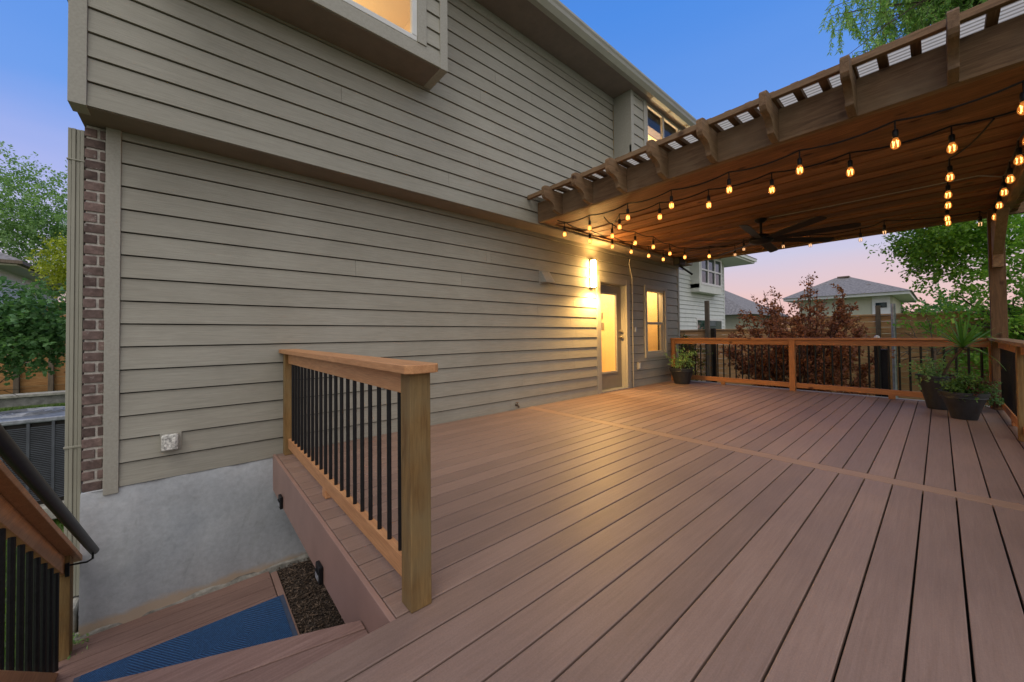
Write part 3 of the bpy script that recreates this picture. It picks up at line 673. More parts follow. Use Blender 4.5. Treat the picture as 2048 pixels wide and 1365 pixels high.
# ceiling boards
cb=MB(); x=3.888; i=0
stepx=[3.888,4.11,4.49,4.78,5.17,5.58]
xs=[3.888,4.11,4.30,4.49,4.635,4.78,4.975,5.17,5.375,5.58]
while xs[-1]<8.62: xs.append(xs[-1]+.195)
hz={0:2.725,1:2.742,2:2.745,3:2.757,4:2.760,5:2.745}
for i,(a,b) in enumerate(zip(xs[:-1],xs[1:])):
    zc=hz.get(i,2.738+.011*((i*2)%3)); cb.box(a+.004,b-.004,-.74,YW,zc,zc+.02)
cb.build('ceiling_boards',M['ceil'],pg,.003)
jx=MB()
MB().box(8.64,8.70,YE,YW,2.70,3.0).build('back_beam',M['perg']['Y'],pg,.004)
MB().box(3.886,8.64,-.60,-.53,2.55,2.74).build('side_beam',M['perg']['X'],pg,.004)
MB().box(3.9,8.64,YW-.045,YW,2.72,2.74).build('ledger',M['perg']['X'],pg,.002)
MB().box(8.27,8.41,-.60,-.46,.001,2.745).build('post',wood('dark_post_timber',(.085,.045,.022),(.16,.09,.045),'Z',.75,bstr=.6,bd=.004),pg,.005)
br=MB(); 
br.prism([(8.268,-.575,1.93),(8.268,-.575,2.55),(7.35,-.575,2.55),(7.50,-.575,2.55),(8.02,-.575,2.17),(8.18,-.575,2.15),(8.18,-.575,1.93)][0:2]+[(7.36,-.575,2.55),(8.16,-.575,2.10),(8.16,-.575,1.93)],(0,.09,0))
br.build('brace',M['perg']['X'],pg,.004)

# ================================================================== ceiling fan
fan=thing('ceiling_fan',(6.28,1.68,2.74),'large black eight blade ceiling fan hanging from the pergola ceiling','ceiling fan')
fx,fy=6.28,1.68
MB().lathe([(.0,2.75),(.075,2.75),(.075,2.715),(.05,2.69),(.02,2.68),(0,2.68)],(fx,fy,0),24).build('canopy',M['black'],fan,smooth=True)
MB().tube([(fx,fy,2.69),(fx,fy,2.50)],.017,12).build('downrod',M['black'],fan,smooth=True)
MB().lathe([(.0,2.52),(.05,2.52),(.12,2.49),(.15,2.46),(.15,2.42),(.12,2.39),(.06,2.375),(0,2.375)],(fx,fy,0),28).build('motor_housing',M['black'],fan,smooth=True)
for a in (5,50,95,140,185,230,275,320):
    ar=R(a); d=Vector((math.cos(ar),math.sin(ar),0)); n=Vector((-d.y,d.x,0)); c=Vector((fx,fy,2.43)); tl=.14
    def bp(r,s_,zz): return c+d*r+n*s_*math.cos(.24)+Vector((0,0,-s_*math.sin(.24)+zz))
    pts=[(.12,-.03),(.2,-.05),(.75,-.065),(1.02,-.06),(1.06,-.035),(1.06,.045),(1.03,.062),(.75,.065),(.2,.05),(.12,.03)]
    MB().prism([bp(r,s_,0) for r,s_ in pts],(0,0,.008)).build('blade',M['black'],fan,.002)
# conduit along the ceiling to the fan
o=thing('ceiling_cable',(6.3,.6,2.73),'thin pale cable running across the pergola ceiling to the fan','cable')
MB().tube([(6.28,1.58,2.735),(6.33,.9,2.735),(6.34,.1,2.735),(6.34,-.30,2.735),(6.58,-.5,2.72)],.007,6).build('cable_run',M['trim'],o)
# black bracket device under the far corner
o=thing('wall_bracket',(8.3,3.7,2.5),'black bracket arm mounted by the far left corner under the pergola','bracket')
MB().tube([(8.05,3.72,2.70),(8.08,3.70,2.56),(8.35,3.55,2.38)],.022,8).build('arm',M['black'],o)
MB().box(7.9,8.2,3.62,3.76,2.56,2.73).build('housing',M['black'],o,.02)

# ================================================================== string lights
M['bulb']=None
def bulbm():
    m=bpy.data.materials.new('amber_bulb_glass'); m.use_nodes=True; t=m.node_tree; t.nodes.clear()
    o=nd(t,'ShaderNodeOutputMaterial'); tr=nd(t,'ShaderNodeBsdfTransparent'); tr.inputs[0].default_value=(1,.72,.4,1)
    em=nd(t,'ShaderNodeEmission'); em.inputs[0].default_value=(1,.33,.06,1); em.inputs[1].default_value=1.05
    gl=nd(t,'ShaderNodeBsdfGlossy'); gl.inputs['Roughness'].default_value=.05
    a=nd(t,'ShaderNodeMixShader'); a.inputs[0].default_value=.38; t.links.new(tr.outputs[0],a.inputs[1]); t.links.new(em.outputs[0],a.inputs[2])
    b=nd(t,'ShaderNodeMixShader'); b.inputs[0].default_value=.06; t.links.new(a.outputs[0],b.inputs[1]); t.links.new(gl.outputs[0],b.inputs[2]); t.links.new(b.outputs[0],o.inputs[0]); return m
M['bulb']=bulbm(); M['filament']=emis('filament',(1,.55,.2),13)
M['bulb_off']=glassmat('clear_bulb_glass',(1,.93,.85),.15); M['filament_dim']=emis('filament_dim',(1,.6,.3),1.5)
proto={}
def bulb(parent,x,y,z,lit=True,cz=2.67):
    key=lit
    if key not in proto:
        s=MB(); s.tube([(0,0,cz-z),(0,0,.085)],.0055,6); s.lathe([(.0,.10),(.014,.10),(.018,.09),(.018,.045),(.013,.038),(0,.038)],(0,0,0),12)
        so_=s.build('socket',M['black'],None,smooth=True); so_.parent=parent; so_.location=Vector((x,y,z))-parent.location
        g=MB(); g.lathe([(.002,.042),(.013,.040),(.018,.027),(.027,.006),(.029,-.010),(.026,-.026),(.015,-.040),(.002,-.045)],(0,0,0),14)
        go=g.build('bulb',M['bulb'] if lit else M['bulb_off'],None,smooth=True); go.parent=so_
        f=MB()
        for k_ in range(4):
            a=k_*math.pi/2+.4; f.tube([(.016*math.cos(a),.016*math.sin(a),.018),(.017*math.cos(a+.5),.017*math.sin(a+.5),-.026)],.0026,5)
        fo=f.build('filament',M['filament'] if lit else M['filament_dim'],None); fo.parent=so_
        proto[key]=so_; return so_
    return dupchild(proto[key],parent,Vector((x,y,z))-parent.location)
def strand(name,pts,label,bulbs,ends=()):
    loc=Vector(bulbs[0][:3]) ; o=thing('string_light',(loc.x,loc.y,2.67),label,'string light','string lights under the pergola')
    path=[]
    P_=[Vector(e) for e in ends[:1]]+[Vector((b[0],b[1],2.67)) for b in bulbs]+[Vector(e) for e in ends[1:]]
    for a,b in zip(P_[:-1],P_[1:]):
        for k_ in range(6):
            t=k_/6; p=a.lerp(b,t); p.z-=.035*4*t*(1-t)*min(1,(b-a).length/.6); path.append(p)
    path.append(P_[-1])
    MB().tube(path,.0072,6).build('cord',M['black'],o)
    for b in bulbs: bulb(o,b[0],b[1],b[2],b[3] if len(b)>3 else True)
    return o
Z=2.50
strand('a',None,'string of amber bulbs hanging along the front beam of the pergola',[(4.0,y,Z) for y in (3.02,2.45,1.91,1.33,.77,.19,-.38)],[(4.0,3.6,2.70),(4.0,-.7,2.70)])
strand('b',None,'string of amber bulbs hung parallel just behind the front beam string',[(4.27,2.74,Z),(4.28,2.19,Z),(4.31,1.64,Z),(4.34,1.06,Z),(4.40,.49,Z),(4.44,-.09,Z)],[(4.58,3.06,2.68),(4.46,-.6,2.69)])
strand('c',None,'string of amber bulbs hanging against the house wall above the sconce',[(3.97,3.43,Z),(4.56,3.44,Z),(5.13,3.43,Z),(5.72,3.45,Z),(6.27,3.43,Z),(6.79,3.42,Z)],[(3.9,3.5,2.70),(7.3,3.4,2.70)])
strand('d',None,'second string of amber bulbs running beside the wall toward the far corner',[(4.58,3.06,Z),(5.21,3.07,Z),(5.69,3.03,Z),(6.4,3.1,Z),(6.92,3.07,Z),(7.2,2.75,Z)],[(4.3,3.0,2.70),(7.44,2.5,2.69)])
strand('e',None,'string of dim unlit looking bulbs at the far end against the pink sky',[(7.44,2.40,Z,False),(7.22,2.19,2.53,False),(7.37,1.66,Z,False),(7.6,1.35,Z,False),(7.78,.77,Z,False),(7.48,.49,Z,False),(7.93,-.38,Z,False)],[(7.2,2.75,2.68),(8.2,-.45,2.69)])
strand('f',None,'row of amber bulbs receding toward the palm near the corner post',[(4.44,-.09,Z+.0)]*0+[(5.27,-.09,Z),(5.95,-.085,Z),(6.45,-.09,Z),(7.19,-.09,Z),(7.5,-.10,Z)],[(4.6,-.3,2.69),(7.9,-.1,2.69)])
strand('g',None,'row of amber bulbs along the right side beam above the brace',[(4.7,-.46,Z),(5.2,-.46,Z),(5.79,-.46,Z),(6.29,-.46,Z),(6.92,-.47,Z),(7.58,-.48,Z)],[(4.2,-.46,2.69),(8.0,-.46,2.69)])

# ================================================================== foliage helpers
def leaf(mb,p,d,n,L_,W_,r):
    """one folded pointed leaf: base p, direction d, normal n"""
    s_=d.cross(n); 
    if s_.length<1e-4: return
    s_.normalize()
    a=p; m1=p+d*L_*.5+n*L_*.06; t=p+d*L_; l=p+d*L_*.45+s_*W_/2-n*L_*.05; rr=p+d*L_*.45-s_*W_/2-n*L_*.05
    b=len(mb.v); mb.v+=[tuple(a),tuple(l),tuple(t),tuple(m1),tuple(rr)]; mb.f+=[(b,b+1,b+2,b+3),(b,b+3,b+2,b+4)]; mb.r+=[r,r]
def rdir(rg,zb=0):
    while True:
        v=Vector((rg.uniform(-1,1),rg.uniform(-1,1),rg.uniform(-1,1)))
        if .05<v.length<1: 
            v.normalize(); v.z+=zb; return v.normalized()
def branches(mb,p,d,L_,r,depth,rg,tips,spread=.6,grav=0.):
    segs=4; pts=[p]; q=p.copy(); dd=d.copy()
    for i in range(segs):
        dd=(dd+rdir(rg)*.16+Vector((0,0,grav))).normalized(); q=q+dd*L_/segs; pts.append(q.copy())
    mb.tube(pts,[r*(1-.5*i/segs) for i in range(segs+1)],6 if r>.02 else 4,.5,cap=False)
    if depth==0: tips.append((q.copy(),dd.copy(),pts)); return
    for i in range(rg.choice((2,3,3))):
        nd_=(dd+rdir(rg)*spread).normalized(); st_=pts[rg.choice((2,3,4))] ; branches(mb,st_,nd_,L_*rg.uniform(.6,.85),r*.55,depth-1,rg,tips,spread,grav)
def crown(name,mat,parent,clumps,n,size,rg,elong=1.6,flat=.0,droop=0.,inner=.35):
    """leaf-sized faces gathered on short twigs spread through the given ellipsoid clumps (c,radii)"""
    mb=MB(); mb.leafy=True
    tot=sum(c[1][0]*c[1][1]*c[1][2] for c in clumps)**(1) 
    for (c,rad) in clumps:
        share=int(n*(rad[0]*rad[1]*rad[2])/tot); c=Vector(c)
        tw=max(1,share//14)
        for _ in range(tw):
            v=rdir(rg); rr=(rg.random()**inner)
            base=c+Vector((v.x*rad[0],v.y*rad[1],v.z*rad[2]))*rr
            td=(v+rdir(rg)*.8+Vector((0,0,-droop))).normalized(); tl=size*rg.uniform(3,6)
            br_=rg.random()*.5
            for k_ in range(14):
                t=rg.random(); p=base+td*tl*t+rdir(rg)*size*.7
                ld_=(td*.6+rdir(rg)+Vector((0,0,-.3-droop))).normalized(); nn=(rdir(rg)+Vector((0,0,1.2))).normalized()
                leaf(mb,p,ld_,nn,size*rg.uniform(.7,1.25),size*rg.uniform(.7,1.25)/elong,min(1,br_+rg.random()*.5))
    return mb.build(name,mat,parent)
def clumps_in(c,rad,n,cr_,rg):
    out=[]
    c=Vector(c)
    for _ in range(n):
        v=rdir(rg); k_=rg.random()**.45; s_=rg.uniform(.7,1.3)*cr_
        out.append((c+Vector((v.x*rad[0],v.y*rad[1],v.z*rad[2]))*k_,(s_,s_,s_*.7)))
    return out
def tree(name,base,h,cc,rad,ncl,clr,nleaf,size,mat,label,seed,bark=None,droop=0.,depth=3,trunk_r=.12,cat='tree',group=None,elong=1.6):
    rg=random.Random(seed); o=thing(name,base,label,cat,group)
    mb=MB(); tips=[]; b=Vector(base); c=Vector(cc)
    d=(c-b); trunk_top=b+d*.45
    mid=b+d*.22+Vector((rg.uniform(-.1,.1),rg.uniform(-.1,.1),0))
    mb.tube([b,mid,trunk_top],[trunk_r,trunk_r*.85,trunk_r*.7],10,.5)
    for i in range(6):
        dirv=Vector((rg.uniform(-1,1)*rad[0],rg.uniform(-1,1)*rad[1],rg.uniform(.2,1)*rad[2])).normalized()
        branches(mb,trunk_top-d*.1*rg.random(),dirv,min(rad)*.7,trunk_r*.5,depth-1,rg,tips)
    mb.build('trunk',bark or M['bark'],o,smooth=True)
    crown('crown',mat,o,clumps_in(cc,rad,ncl,clr,rg),nleaf,size,rg,elong,droop=droop)
    return o

# ================================================================== ground and mulch
def gz(x,y):
    z=-1.12
    if y>6 and x<2: 
        t=min(1,(y-6)/8.); z=-1.12+.62*t*t*(3-2*t)
    if y>14.2 and x<2: z=-.25
    return z
gr=MB(); vs=[];fs=[]
gxs=[-300,-120,-60,-30,-18,-12]+[-10+.5*i for i in range(0,60)]+[22,26,32,45,80,160,400]
gys=[-300,-120,-50,-25,-14]+[-10+.6*i for i in range(0,56)]+[26,32,45,80,160,400]
for x in gxs:
    for y in gys: vs.append((x,y,gz(x,y)))
ny=len(gys)
for i in range(len(gxs)-1):
    for j in range(ny-1):
        a=i*ny+j; fs.append((a,a+ny,a+ny+1,a+1))
gr.add(vs,fs); tag(gr.build('ground',M['lawn']),kind='structure')
# mulch bed under the deck
mu=MB(); vs=[];fs=[]; rg=random.Random(3)
for i in range(41):
    for j in range(41): vs.append((.56+3.2*i/40,2.0+2.08*j/40,-1.085+.02*rg.random()))
for i in range(40):
    for j in range(40): a=i*41+j; fs.append((a,a+41,a+42,a+1))
mu.add(vs,fs); tag(mu.build('mulch_bed',M['mulchbase']),kind='structure')
mc=MB(); mc.leafy=True
for _ in range(30000):
    p=Vector((rg.uniform(.6,1.9),rg.uniform(2.2,4.06),-1.075+rg.uniform(0,.03))); d=rdir(rg); d.z*=.3; d.normalize(); n_=(rdir(rg)+Vector((0,0,1.5))).normalized()
    L_=rg.uniform(.006,.022) if rg.random()<.985 else rg.uniform(.05,.09); leaf(mc,p,d,n_,L_,min(L_,.02)*rg.uniform(.3,.7),rg.random()**1.6 if L_<.05 else 1)
tag(mc.build('mulch_chips',M['mulch']),'dark shredded bark mulch under the deck edge','mulch',kind='stuff')
# grass at the side yard
ga=MB(); ga.leafy=True
def blade(x,y,h_):
    z=gz(x,y)-.005; a=rg.uniform(0,6.28); lean=rg.uniform(0,.5)*h_; dx,dy=math.cos(a),math.sin(a); w_=.004+.002*rg.random()
    b=len(ga.v); ga.v+=[(x-dy*w_,y+dx*w_,z),(x+dy*w_,y-dx*w_,z),(x+dx*lean*.4+dy*w_*.7,y+dy*lean*.4-dx*w_*.7,z+h_*.6),(x+dx*lean*.4-dy*w_*.7,y+dy*lean*.4+dx*w_*.7,z+h_*.6),(x+dx*lean,y+dy*lean,z+h_)]
    ga.f+=[(b,b+1,b+2,b+3),(b+3,b+2,b+4)]; r=rg.random(); ga.r+=[r,r]
for _ in range(26000): 
    y=rg.uniform(3.2,8.0); x=rg.uniform(-2.4,-.62) 
    if x/y< -.36: continue
    if -.74<x and y<4.05: continue
    blade(x,y,rg.uniform(.03,.075))
for _ in range(16000):
    y=rg.uniform(8.0,14); x=rg.uniform(-4.2,-1.0); blade(x,y,rg.uniform(.04,.08))
tag(ga.build('grass',M['grass']),'short green lawn grass in the side yard','grass',kind='stuff')

# ================================================================== side yard, left
ac=thing('air_conditioner',(-1.55,7.4,-.86),'grey louvred air conditioner unit on a pad in the side yard','air conditioner')
ax0,ax1,ay0,ay1,az0,az1=-2.0,-1.06,7.0,7.9,-.86,.17
bd=MB(); bd.box(ax0+.02,ax1-.02,ay0+.02,ay1-.02,az0,az1-.06); bd.build('coil_core',M['dark'],ac)
lv=MB(); z=az0+.05
while z<az1-.1:
    lv.box(ax0,ax1,ay0+.0,ay0+.012,z,z+.011,.5); lv.box(ax1-.012,ax1,ay0+.012,ay1,z,z+.011,.5); z+=.0215
lv.build('louvre_grille',M['ac'],ac)
pr=MB()
for i in range(6): x=ax0+(ax1-ax0)*i/5; pr.box(x-.012,x+.012,ay0-.006,ay0+.014,az0,az1-.05)
for i in range(1,5): y=ay0+(ay1-ay0)*i/4; pr.box(ax1-.013,ax1+.006,y-.012,y+.012,az0,az1-.05)
pr.build('corner_ribs',M['ac'],ac)
MB().box(ax0-.015,ax1+.015,ay0-.015,ay1+.015,az1-.06,az1).build('top_cover',M['ac_top'],ac,.015)
tg=MB()
for r_ in (.12,.2,.28,.36): tg.tube([(-1.53+r_*math.cos(t*.3),7.45+r_*math.sin(t*.3),az1+.02) for t in range(22)],.006,5)
tg.build('fan_guard',M['ac_top'],ac)
tag(MB().box(-2.15,-.98,6.85,8.0,-1.02,-.865).build('equipment_pad',M['pad'],None,.01),'pale concrete pad under the air conditioner','pad')
tag(MB().box(-.715,-.62,4.1,4.35,-1.14,-.835).build('splash_block',M['pad'],None,.02),'rough concrete block under the corner downspout','block')
# small weeds by the corner
wd=MB(); wd.leafy=True; rg=random.Random(11)
for _ in range(420):
    p=Vector((rg.gauss(-.66,.05),rg.gauss(4.0,.06),-1.11+abs(rg.gauss(0,.05)))); leaf(wd,p,rdir(rg,.6),rdir(rg,.8),.028,.016,rg.random())
tag(wd.build('weeds',M['leaf_mid']),'small pale weeds at the foot of the foundation corner','weeds',kind='stuff')
rw=thing('retaining_wall',(-4,14.2,-.5),'low grey block retaining wall across the side yard','retaining wall')
MB().box(-9,1.5,14.1,14.4,-.75,-.26).build('wall_face',M['block'],rw,.01)
MB().box(-9,1.5,14.06,14.44,-.257,-.19).build('coping',M['pad'],rw,.01)
def fence_x(y,x0,x1,z0,z1,label,mat,seed,n=9,postx=()):
    o=thing('fence',((x0+x1)/2,y,z0),label,'fence'); mb=MB(); h_=(z1-z0)/n
    for i in range(n):
        x=x0
        while x<x1: 
            e=min(x+2.4,x1); mb.box(x+.002,e-.002,y,y+.02+.004*(i%2),z0+h_*i+.003,z0+h_*(i+1)-.002); x=e
    mb.build('boards',mat,o)
    for x in postx: MB().box(x-.045,x+.045,y-.09,y-.003,z0-.1,z1+.03).build('post',M['fence_grey'],o,.004)
    MB().box(x0,x1,y-.06,y+.07,z1+.001,z1+.04).build('cap_board',M['fence_grey'],o,.003)
    return o
fence_x(15.2,-9,3,-.3,1.95,'orange brown horizontal board fence behind the retaining wall',M['fenceX'],1,11,(-7.2,-5.2,-3.3,-2.75,-.6))
tree('broadleaf_tree',(-6.6,31,-.4),7,(-6.3,31,6.5),(2.8,2.4,3.9),75,.72,26000,.135,M['leaf_mid'],'tall airy green tree behind the left fence',21,trunk_r=.14)
tree('broadleaf_tree',(-3.3,18,-.3),5,(-2.75,18,3.2),(.6,.9,1.05),26,.36,6500,.09,M['leaf_yellow'],'yellow green tree half hidden by the downspout',22,trunk_r=.10)
tree('shrub_tree',(-3.4,10.9,-.75),2.6,(-2.45,10.6,1.3),(.85,.7,.62),50,.24,9500,.078,M['leaf_dark'],'large leaved dark green shrub in front of the orange fence',23,trunk_r=.035,depth=3,elong=1.15)
# neighbour's eave at the left edge
nh=thing('neighbor_house',(-7.5,24,-.3),'neighbouring house at the left edge with dark gutter eave','house')
MB().box(-12,-5.6,23,32,-.3,3.9).build('wall',M['nsiding'],nh)
e_=MB(); e_.prism([(-12.5,22.4,3.85),(-4.9,22.4,3.85),(-4.9,32.5,3.85),(-12.5,32.5,3.85)],(0,0,.06)); e_.build('soffit',M['leaf_yellow'] if False else M['tan_wall'],nh)
MB().prism([(-12.6,22.3,3.92),(-4.75,22.3,3.92),(-4.75,32.6,3.92),(-12.6,32.6,3.92),],(0,0,.12)).build('gutter',M['fence_grey'],nh)
rf=MB(); rf.add([(-12.6,22.3,4.04),(-4.75,22.3,4.04),(-4.75,32.6,4.04),(-12.6,32.6,4.04),(-9,27,6.3)],[(0,1,4),(1,2,4),(2,3,4),(3,0,4),(0,3,2,1)]); rf.build('roof',M['shingle'],nh)
MB().tube([(-5.5,22.9,3.9),(-5.5,22.9,2.6),(-5.2,22.9,2.2),(-5.3,22.9,.2)],.06,8).build('downspout',M['dark'],nh)

# ================================================================== planters on the deck
def pot(name,x,y,r0,r1,h,label,lean=0):
    o=thing(name,(x,y,0),label,'planter','black planters on the deck')
    prof=[(.0,.004),(r0,.004),(r0+.005,.02)]+[(r0+(r1-r0)*t,.02+(h-.07)*t+0) for t in (.25,.5,.75)]+[(r1-.008,h-.075),(r1+.004,h-.07),(r1-.002,h-.055),(r1+.008,h-.05),(r1+.008,h-.035),(r1+.016,h-.03),(r1+.016,h),(r1-.012,h),(r1-.02,h-.05),(.0,h-.05)]
    MB().lathe(prof,(x,y,0),36).build('bowl',M['pot'],o,smooth=True)
    MB().lathe([(0,h-.045),(r1-.022,h-.045),(0,h-.03)],(x,y,0),20).build('soil',M['soil'],o)
    return o
pot('planter',7.18,-.175,.105,.19,.335,'wide black planter in front, holding the bushy green plant')
pot('planter',7.85,.03,.11,.20,.47,'taller black planter half hidden behind the wide one')
pot('planter',8.02,3.67,.15,.235,.34,'round black planter by the wall corner under the window')
def bushy(name,c,rad,n,size,mat,label,seed,cat='plant',elong=1.5,stems=14):
    rg=random.Random(seed); c=Vector(c); o=thing(name,(c.x,c.y,c.z-rad[2]),label,cat)
    mb=MB()
    for _ in range(stems):
        v=rdir(rg); mb.tube([(c.x+v.x*.03,c.y+v.y*.03,c.z-rad[2]),(c.x+v.x*rad[0]*.5,c.y+v.y*rad[1]*.5,c.z),(c.x+v.x*rad[0]*.9,c.y+v.y*rad[1]*.9,c.z+abs(v.z)*rad[2]*.9)],[.005,.004,.002],5,.5)
    mb.build('stem',M['bark_red'],o)
    crown('foliage',mat,o,clumps_in(c,(rad[0]*.8,rad[1]*.8,rad[2]*.75),26,min(rad)*.35,rg),n,size,rg,elong)
    return o
bushy('potted_plant',(7.18,-.175,.41),(.19,.19,.11),2600,.030,M['leaf_pot'],'low bushy green plant spilling over the wide planter',31)
bushy('potted_plant',(7.15,-.24,.43),(.14,.13,.09),350,.028,M['leaf_wine'],'sprig of dark red leaves among the bushy planter greenery',35)
bushy('potted_plant',(7.82,.08,.53),(.17,.17,.14),700,.04,M['leaf_mid'],'thin mixed foliage in the rear planter',32)
bushy('potted_plant',(8.0,-.45,.22),(.14,.09,.16),700,.03,M['leaf_dark'],'dull green sprigs beside the corner post',36)
bushy('potted_plant',(8.02,3.67,.50),(.20,.22,.20),900,.045,M['leaf_mid'],'leafy plant in the planter by the wall corner',33)
# spiky palm
rg=random.Random(5); o=thing('spiky_palm',(7.80,.03,.4),'spiky green dracaena palm rising from the rear planter','plant')
px_,py_,pz_=7.55,-.19,.86
MB().tube([(7.80,.0,.42),(7.68,-.08,.66),(px_,py_,pz_)],[.016,.014,.016],8).build('stem',M['bark'],o)
sp=MB(); sp.leafy=True
for i in range(54):
    a=rg.uniform(0,6.28); el=rg.uniform(.15,1.45); L_=rg.uniform(.32,.52); d=Vector((math.cos(a)*math.cos(el),math.sin(a)*math.cos(el),math.sin(el))); p=Vector((px_,py_,pz_+.02*rg.random())); w_=.013; n_=6; sd_=d.cross(Vector((0,0,1))).normalized(); r=rg.random()
    b=len(sp.v); dd=d.copy(); sag=rg.uniform(.02,.12)*(1.3-el*.7)
    if rg.random()<.09: sag=.33
    for k_ in range(n_+1):
        t=k_/n_; ww=w_*(1-t)**.6*(.6+.8*min(1,t*4)); sp.v+=[tuple(p-sd_*ww),tuple(p+sd_*ww)]; dd=(dd+Vector((0,0,-sag))).normalized(); p=p+dd*L_/n_
    for k_ in range(n_): q=b+2*k_; sp.f.append((q,q+1,q+3,q+2)); sp.r.append(r)
sp.build('fronds',leafm('frond',(.05,.14,.02),(.16,.32,.06),.3),o)

# ================================================================== beyond the deck
FX=13.0
def fence_y(x,y0,y1,z0,z1,label,n,posts=(),ztop=.1):
    o=thing('fence',(x,(y0+y1)/2,z0),label,'fence'); mb=MB(); h_=(z1-z0)/n
    for i in range(n):
        y=y0
        while y<y1:
            e=min(y+2.4,y1); mb.box(x-.01-.006*(i%2),x+.02,y+.002,e-.002,z0+h_*i+.004,z0+h_*(i+1)-.004); y=e
    mb.build('boards',M['fence'],o)
    MB().box(x-.05,x+.05,y0,y1,z1+.001,z1+.03).build('cap_board',M['fence'],o,.003)
    for y in posts: MB().box(x-.10,x-.017,y-.045,y+.045,z0,z1+ztop).build('post',M['fence_grey'],o,.004)
    return o
fence_y(FX,-7,3.3,-1.1,1.48,'brown horizontal board fence across the back yard',17,(-6.,-3.8,-1.6,1.0),.24)
fence_y(FX-.25,3.3,9,-1.1,1.17,'lower reddish board fence in front of the white neighbouring house',15,(4.9,7.2),.05)
o=tag(MB().tube([(12.7,.72,-1.1),(12.7,.72,1.74)],.045,10).build('steel_post',M['galv'],None,smooth=True,base=(12.7,.72,-1.1)),'tall galvanised steel post standing against the back fence','post')
o=tag(MB().box(12.55,12.65,4.85,4.97,-1.1,2.12).build('timber_post',M['fence_grey'],None,.004,base=(12.6,4.9,-1.1)),'tall dark timber post in front of the white house','post')
o=tag(MB().box(10.2,10.3,3.80,3.90,-1.1,1.2).build('black_post',M['black'],None,.004,base=(10.2,3.85,-1.1)),'slim black post behind the railing near the red tipped shrub','post')
o=thing('gate_post',(9.3,.74,-1.1),'thick black metal post with white ball cap behind the far railing','post')
MB().box(9.25,9.33,.70,.78,-1.1,.93).build('shaft',M['black'],o,.004)
MB().box(9.34,9.46,.60,.72,-1.1,.76).build('hinge_post',M['black'],o,.004)
MB().lathe([(.0,.93),(.035,.93),(.045,.96),(.035,.995),(.012,1.01),(0,1.01)],(9.29,.74,0),16).build('ball_cap',M['white_frame'],o,smooth=True)
# purple leaved tree
def purple():
    rg=random.Random(44); o=thing('purple_leaf_tree',(10.9,2.2,-1.1),'wide purple leaved plum tree behind the far railing','tree')
    mb=MB(); lf=MB(); lf.leafy=True
    b=Vector((10.9,2.05,-1.1))
    mb.tube([b,b+Vector((.05,.02,.35))],[.09,.075],9,.5)
    ends=[]
    for i in range(64):
        a=i*2.399+rg.uniform(-.3,.3); el=math.asin(rg.uniform(.28,.99) if i%4 else rg.uniform(.0,.3)); d=Vector((math.cos(a)*math.cos(el)*.85,math.sin(a)*math.cos(el)*1.3,math.sin(el)))
        R_=(2.75 if i%5==0 else rg.uniform(1.9,2.5)); tgt=Vector((10.9,2.25,.30))+Vector((d.x*1.15,d.y*1.18,d.z*1.95*R_/2.5)); s0=b+Vector((0,0,rg.uniform(.25,.6)))
        mid=s0.lerp(tgt,.5)+Vector((d.x*.15,d.y*.2,-.06))+rdir(rg)*.10
        pts=[(s0*(1-t)**2+mid*2*t*(1-t)+tgt*t*t)+rdir(rg)*.02 for t in [k/9 for k in range(10)]]
        mb.tube(pts,[.026-.022*k/9 for k in range(10)],5,.5,cap=False)
        for j in range(15):
            k=rg.randint(3,8); p0=pts[k].lerp(pts[k+1],rg.random()); dd=(d*.5+rdir(rg)).normalized(); Lt=rg.uniform(.12,.42)*(1.1-k*.04); q=p0+dd*Lt
            if k>=7 or rg.random()<.5: mb.tube([p0,p0.lerp(q,.5)+rdir(rg)*.015,q],[.005,.004,.002],3,.5,cap=False)
            dens=24 if p0.z<1.1 else (19 if p0.z<1.7 else 11)
            for m_ in range(dens):
                p=p0.lerp(q,rg.random())+rdir(rg)*.05; leaf(lf,p,(rdir(rg)+dd*.3).normalized(),rdir(rg,.3),rg.uniform(.05,.08),rg.uniform(.038,.056),rg.random())
    mb.build('trunk',M['bark_red'],o); lf.build('crown',M['leaf_purple'],o)
purple()
bushy('red_tipped_shrub',(9.35,4.15,.35),(.30,.36,.85),3600,.055,M['leaf_red'],'green shrub with red tips beyond the corner of the far railing',45,'shrub')
tree('broadleaf_tree',(12.2,-1.6,-1.1),6,(12.0,-2.0,2.1),(1.4,2.2,2.5),120,.42,46000,.085,M['leaf_green'],'big dense green tree behind the corner post and palm',46,trunk_r=.14)
tree('broadleaf_tree',(10.6,.2,-1.1),5,(11.4,-.1,3.0),(.8,.85,.72),44,.25,9500,.075,M['leaf_bright'],'lighter green branch spreading left from the big tree',47,trunk_r=.03,depth=2)
# airy sprays of the big tree reaching left
rg=random.Random(9)
